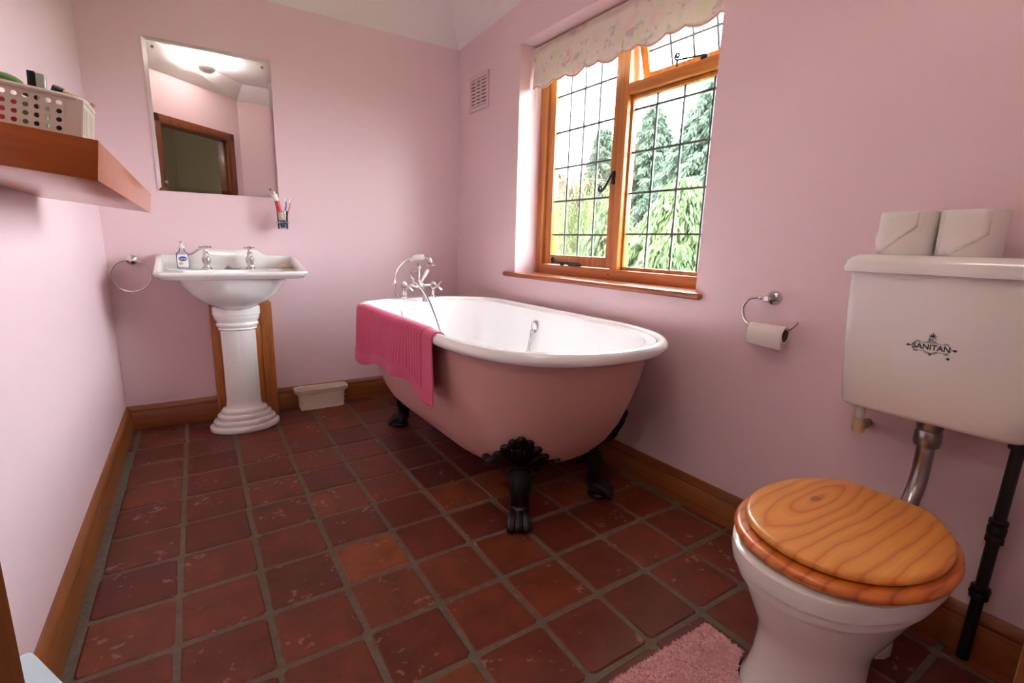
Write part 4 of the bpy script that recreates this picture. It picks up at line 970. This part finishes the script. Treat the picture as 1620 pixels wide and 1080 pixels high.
# paper holder
ph = thing('paper_holder', 'chrome hooked toilet paper holder on the wall below the window', 'holder', RP(2.186, 0, 0.848), RR)
G().lathe([(0.0245, -0.0005), (0.0245, -0.008), (0.020, -0.014), (0.012, -0.018), (0.010, -0.045), (0.012, -0.05), (0.008, -0.056)], 22, axis='y').obj('rose', M_CHROME, ph)
arm = catmull([(0.0, -0.050, 0.0), (-0.022, -0.055, 0.002), (-0.052, -0.06, -0.006), (-0.070, -0.06, -0.038), (-0.060, -0.06, -0.074), (-0.040, -0.06, -0.088), (0.0, -0.06, -0.090), (0.06, -0.06, -0.090), (0.085, -0.06, -0.086), (0.102, -0.06, -0.070), (0.108, -0.06, -0.060)], 7)
G().tube(arm, 0.0048, 10).ell((-0.018, -0.054, 0.001), (0.008, 0.0075, 0.0075)).obj('arm', M_CHROME, ph)
rl = thing('toilet_roll', 'nearly used up toilet roll hanging on the chrome holder', 'toilet roll', RP(2.186, 0.06, 0.848-0.090-0.0165), RR)
G().lathe([(0.0212, -0.032), (0.0212, 0.076), (0.0200, 0.076), (0.0200, -0.032), (0.0212, -0.032)], 32, axis='x', cap0=False, cap1=False).obj('core', M_CARD, rl)
G().lathe([(0.0213, -0.034), (0.0265, -0.034), (0.0265, 0.078), (0.0213, 0.078), (0.0213, -0.034)], 32, axis='x', cap0=False, cap1=False).obj('paper', M_PAPER, rl)
def tail(i, j):
    a = PI*0.5+j*2.2
    if j < 0.45: q = j/0.45; a = PI*0.5+q*PI*0.55; return (-0.034+0.112*i, 0.0275*math.cos(a), 0.0275*math.sin(a))
    q = (j-0.45)/0.55; return (-0.034+0.112*i+0.003*q*math.sin(i*3), -0.0272+0.010*q*q, -0.004-0.036*q-0.006*i*q)
o = G().grid(tail, 10, 20).obj('hanging_sheet', M_PAPER, rl); mo = o.modifiers.new('t', 'SOLIDIFY'); mo.thickness = 0.0008; mo.offset = 0

# ------------------------------------------------------------------ bath mat round the toilet
mt = thing('pedestal_mat', 'dusty pink shaggy mat on the floor round the toilet foot', 'mat', (0, 0, 0.001))
X0, X1, Y0, Y1 = -0.98, -0.440, -2.90, -2.396
def in_mat(x, y): return X0 < x < X1 and Y0 < y < Y1 and not (((x+0.41)/0.152)**2+((y+2.632)/0.130)**2 < 1)
a0 = math.acos((X1+0.41)/0.152)
G().poly([(X0, Y1, 0), (X1, Y1, 0)]+[(-0.41+0.152*math.cos(a0+(2*PI-2*a0)*k/24), -2.632+0.130*math.sin(a0+(2*PI-2*a0)*k/24), 0) for k in range(25)]+[(X1, Y0, 0), (X0, Y0, 0)], 0.008).obj('backing', M_MAT, mt, smooth=False)
from mathutils import noise as mnoise
def pile_h(x, y):
    h_ = 0.016+0.0035*mnoise.noise((x*60, y*60, 0))+0.0022*mnoise.noise((x*160, y*160, 3))
    e_ = min(x-X0, X1-x, y-Y0, Y1-y); h_ *= min(1, 0.45+e_/0.012)
    gr = abs(y+2.474+0.1*(x+0.45)*0.3)
    if gr < 0.007 and x > -0.58: h_ *= 0.55+0.45*gr/0.007
    return 0.007+h_
verts, faces = [], []
NX, NY = 150, 140; idx = {}
for i in range(NX+1):
    for j in range(NY+1):
        x, y = X0+(X1-X0)*i/NX, Y0+(Y1-Y0)*j/NY
        idx[i, j] = len(verts); verts.append((x, y, pile_h(x, y)))
for i in range(NX):
    for j in range(NY):
        if in_mat(X0+(X1-X0)*(i+.5)/NX, Y0+(Y1-Y0)*(j+.5)/NY): faces.append((idx[i, j], idx[i+1, j], idx[i+1, j+1], idx[i, j+1]))
rnd = random.Random(11)
for k in range(30000):
    x, y = rnd.uniform(X0-.002, X1+.002), rnd.uniform(Y0, Y1+.002)
    if not in_mat(min(max(x, X0+.001), X1-.001), min(max(y, Y0+.001), Y1-.001)): continue
    z0 = pile_h(x, y)-0.003; hh = rnd.uniform(0.003, 0.008)
    lx, ly = rnd.uniform(-.006, .006), rnd.uniform(-.006, .006); a = rnd.uniform(0, PI); wx, wy = 0.0020*math.cos(a), 0.0020*math.sin(a); n0 = len(verts)
    verts += [(x-wx, y-wy, z0), (x+wx, y+wy, z0), (x+lx*.5+wx, y+ly*.5+wy, z0+hh*.7), (x+lx*.5-wx, y+ly*.5-wy, z0+hh*.7), (x+lx, y+ly, z0+hh)]
    faces += [(n0, n0+1, n0+2, n0+3), (n0+3, n0+2, n0+4)]
me = bpy.data.meshes.new('pile'); me.from_pydata(verts, [], faces); me.materials.append(M_MAT)
po = bpy.data.objects.new('pile', me); COL.objects.link(po); po.parent = mt; po['kind'] = 'stuff'

# ------------------------------------------------------------------ pale blue box by the left wall
bb = thing('waste_bin', 'slim pale blue bin standing between the left wall and the doorway', 'bin', (-1.772, -2.210, 0.0), math.radians(28.8))
G().rings([sup(0.045*k, 0.100*k2, 14, 48, (0.010*(1-k), 0, z)) for z, k, k2 in ((0.001, 0.70, 0.86), (0.005, 0.72, 0.87), (0.13, 0.80, 0.92), (0.335, 0.96, 0.98))]).obj('tub', M_PALEBLUE, bb, angle=50)
G().rings([sup(0.045*k, 0.100*k, 16, 48, (0, 0, z)) for z, k in ((0.334, 0.98), (0.336, 1.0), (0.347, 1.0), (0.350, 0.97), (0.3505, 0.9))]).obj('lid', M_PALEBLUE, bb, angle=50)

# small round ceiling fitting, given an added bulb to brighten the room
def fill_bulb(parent, z, power, col):  # adds a point light as fill inside a fitting
    ld = bpy.data.lights.new('fill_light', 'POINT'); ld.energy = power; ld.color = col; ld.shadow_soft_size = 0.018
    lo = bpy.data.objects.new('fill_light', ld); COL.objects.link(lo); lo.parent = parent; lo.location = (0, 0, z)
dl = thing('ceiling_fill_lamp', 'small round white ceiling fitting with an added fill light', 'light', (-1.30, -2.40, HC))
G().lathe([(0.050, -0.0005), (0.050, -0.008), (0.030, -0.016), (0.018, -0.020), (0.018, -0.045), (0.014, -0.046)], 28).obj('bulb_holder', M_WHITEP, dl)
G().lathe([(0.006, -0.112), (0.040, -0.108), (0.062, -0.092), (0.070, -0.074), (0.067, -0.074), (0.059, -0.090), (0.038, -0.105), (0.006, -0.109)], 32).obj('fill_dish', M_WHITEP, dl)  # dish added to throw the fill light up at the ceiling
for k in range(3):
    a = 2*PI*k/3
    G().tube([(0.045*math.cos(a), 0.045*math.sin(a), -0.004), (0.0685*math.cos(a), 0.0685*math.sin(a), -0.076)], 0.003, 6).obj('dish_arm', M_WHITEP, dl)
fill_bulb(dl, -0.085, 7.0, (1.0, 0.97, 0.94))
hp = thing('hall_pendant', 'clear glass pendant shade hanging from the hall ceiling', 'lamp', MD @ Vector((0.10, -0.95, 2.45)))
G().tube([(0, 0, 0), (0, 0, -0.22)], 0.004, 8).obj('flex', M_WHITEP, hp)
G().lathe([(0.02, -0.20), (0.05, -0.215), (0.085, -0.26), (0.095, -0.31), (0.08, -0.36), (0.078, -0.36), (0.092, -0.31), (0.082, -0.262), (0.048, -0.218), (0.02, -0.204)], 28, cap0=False, cap1=False).obj('shade', M_TUMBLER, hp)
fill_bulb(hp, -0.30, 4.5, (1.0, 0.88, 0.74))  # light added inside the unlit shade to brighten the hall

# ------------------------------------------------------------------ garden outside the window
def at_az(az, dist): a = math.radians(az); return Vector((CAM.x+math.sin(a)*dist, CAM.y+math.cos(a)*dist, 0))
ZG = -0.35
g = G(); g.poly([(0.55, -30, ZG-0.1), (60, -30, ZG-0.1), (60, 60, ZG-0.1), (0.55, 60, ZG-0.1)], 0.1)
struct(g.obj('ground', M_GRASS, smooth=False), 'grass garden outside the window', 'ground')
def tri_mesh(name, vs, fs, m, parent):
    me = bpy.data.meshes.new(name); me.from_pydata(vs, [], fs); me.materials.append(m)
    o = bpy.data.objects.new(name, me); COL.objects.link(o); o.parent = parent; o['kind'] = 'stuff'; return o
def blade(vs, fs, p, d, l, w_):
    d = Vector(d).normalized(); sd = d.orthogonal().normalized(); sd.rotate(Matrix.Rotation(rnd.uniform(0, 6.28), 3, d)); n0 = len(vs)
    vs += [tuple(p-sd*w_*0.4), tuple(p+sd*w_*0.4), tuple(p+d*l*0.55+sd*w_), tuple(p+d*l), tuple(p+d*l*0.55-sd*w_)]
    fs.append((n0, n0+1, n0+2, n0+3, n0+4))
def conifer(az, dist, h, rad, m, label, seed, droop=0.35, lift=0.1, dens=1.0, base=0.3):
    global rnd; rnd = random.Random(seed)
    t = thing('conifer_tree', label, 'tree', at_az(az, dist)+Vector((0, 0, ZG)), rnd.uniform(0, 6), 'trees outside the window')
    G().tube([(0, 0, 0), (0.02, 0, h*0.5), (0, 0.01, h*0.97)], [0.10+h*0.016, 0.06+h*0.006, 0.02], 10).obj('trunk', M_BARK, t)
    vs, fs = [], []; bv = G()
    nb = int(150*dens)
    for k in range(nb):
        f = (k+rnd.random())/nb; z = base+f*(h-base); L_ = rad*(1-f)**0.75*rnd.uniform(0.75, 1.12)+0.12
        a = k*2.39996+rnd.uniform(-.3, .3); ux, uy = math.cos(a), math.sin(a)
        def pt(s_): return Vector((ux*L_*s_, uy*L_*s_, z+lift*L_*s_*1.6-droop*L_*s_*s_*1.5))
        bv.tube([pt(0), pt(0.5), pt(0.95)], [0.030*(1-f)+0.008, 0.016*(1-f)+0.006, 0.004], 5)
        for q in range(int(L_*62*dens)+6):
            s_ = rnd.uniform(0.12, 1.0)**0.75; p = pt(s_); side = rnd.uniform(-1, 1)*0.36*L_*(1.08-s_)+rnd.uniform(-.05, .05)
            p = p+Vector((-uy*side, ux*side, -abs(side)*0.25+rnd.uniform(-.04, .03)))
            for _ in range(3):
                d = Vector((ux*0.5+rnd.uniform(-.55, .55), uy*0.5+rnd.uniform(-.55, .55), -droop*2.0+rnd.uniform(-.5, .25)))
                blade(vs, fs, p+Vector((rnd.uniform(-.05, .05), rnd.uniform(-.05, .05), rnd.uniform(-.05, .05))), d, rnd.uniform(0.10, 0.22), rnd.uniform(0.014, 0.028))
    bv.obj('branches', M_BARK, t); tri_mesh('foliage', vs, fs, m, t); return t
def willow(az, dist, h, rad, label, seed):
    global rnd; rnd = random.Random(seed)
    t = thing('willow_tree', label, 'tree', at_az(az, dist)+Vector((0, 0, ZG)), 0, 'trees outside the window')
    bv = G(); bv.tube([(0, 0, 0), (0.1, 0, h*0.35), (0, 0.1, h*0.7)], [0.22, 0.16, 0.07], 10)
    vs, fs = [], []
    for k in range(26):
        a = k*2.4; L_ = rad*rnd.uniform(0.35, 1.0); top = Vector((math.cos(a)*L_, math.sin(a)*L_, h*rnd.uniform(0.72, 1.0)*(1-0.18*L_/rad)))
        bv.tube([(0, 0, h*0.45), (top.x*0.5, top.y*0.5, h*0.55+top.z*0.35), tuple(top)], [0.05, 0.03, 0.012], 6)
        for q in range(30):
            f_ = rnd.uniform(0.35, 1.0); p = Vector((top.x*f_, top.y*f_, h*0.5+(top.z-h*0.5)*f_**0.6))+Vector((rnd.uniform(-.28, .28), rnd.uniform(-.28, .28), rnd.uniform(-.25, .12))); L2 = rnd.uniform(0.4, 1.5)
            n = int(L2*17); ph_ = rnd.uniform(0, 6); sw = rnd.uniform(-.25, .25)
            for i in range(n):
                pp = p+Vector((0.06*math.sin(ph_+i*0.2)+sw*i/n, 0.06*math.cos(ph_+i*0.23)+sw*i/n, -L2*i/n))
                blade(vs, fs, pp, (rnd.uniform(-.9, .9), rnd.uniform(-.9, .9), -1), rnd.uniform(0.06, 0.13), rnd.uniform(0.007, 0.013))
    bv.obj('trunk', M_BARK, t); tri_mesh('foliage', vs, fs, M_WILLOW, t)
conifer(53.4, 12.0, 4.9, 1.8, M_FIR, 'tall blue green fir rising behind the low spreading cedar', 1, 0.28, 0.16, 1.35)
conifer(47.4, 17.0, 5.7, 1.7, M_FIR, 'blue green fir standing between two taller conifers', 2, 0.28, 0.15, 1.35)
conifer(42.2, 22.0, 6.2, 1.7, M_FIR, 'slim dark fir far behind the willow', 3, 0.28, 0.15, 1.3)
conifer(51.0, 7.6, 2.3, 1.35, M_CEDAR, 'low spreading cedar with drooping green sprays', 4, 0.50, 0.24, 1.5, 0.1)
conifer(43.6, 9.6, 2.1, 1.2, M_CEDAR, 'small cedar with drooping branches beside the willow', 5, 0.50, 0.24, 1.5, 0.1)
conifer(50.0, 25.0, 6.3, 2.0, M_FIR, 'distant fir filling the gap between nearer firs', 9, 0.28, 0.16, 1.2)
conifer(58.5, 18.0, 7.6, 1.9, M_FIR, 'tallest fir at the far edge of the garden', 6, 0.28, 0.16, 1.2)
conifer(37.0, 20.5, 4.3, 1.8, M_FIR, 'bushy fir behind the weeping willow', 8, 0.28, 0.16, 1.2)
willow(38.8, 12.6, 3.5, 1.15, 'weeping willow with pale yellow green hanging leaves', 7)
# hedge closing the garden
rnd = random.Random(21)
hd = thing('garden_hedge', 'long clipped green hedge closing off the garden', 'hedge', (0, 0, ZG))
vs, fs = [], []
for k in range(14000):
    p = at_az(rnd.uniform(28, 66), rnd.uniform(26.6, 27.6)); z = rnd.uniform(0, 2.6)
    blade(vs, fs, Vector((p.x, p.y, z)), (rnd.uniform(-1, 1), rnd.uniform(-1, 1), rnd.uniform(-.5, 1)), rnd.uniform(0.15, 0.30), rnd.uniform(0.03, 0.06))
tri_mesh('foliage', vs, fs, M_CEDAR, hd)
g = G()
for k in range(40):
    p = at_az(28+k, 27.1); g.tube([(p.x, p.y, 0), (p.x, p.y, 2.2)], [0.05, 0.02], 6)
g.obj('stems', M_BARK, hd)
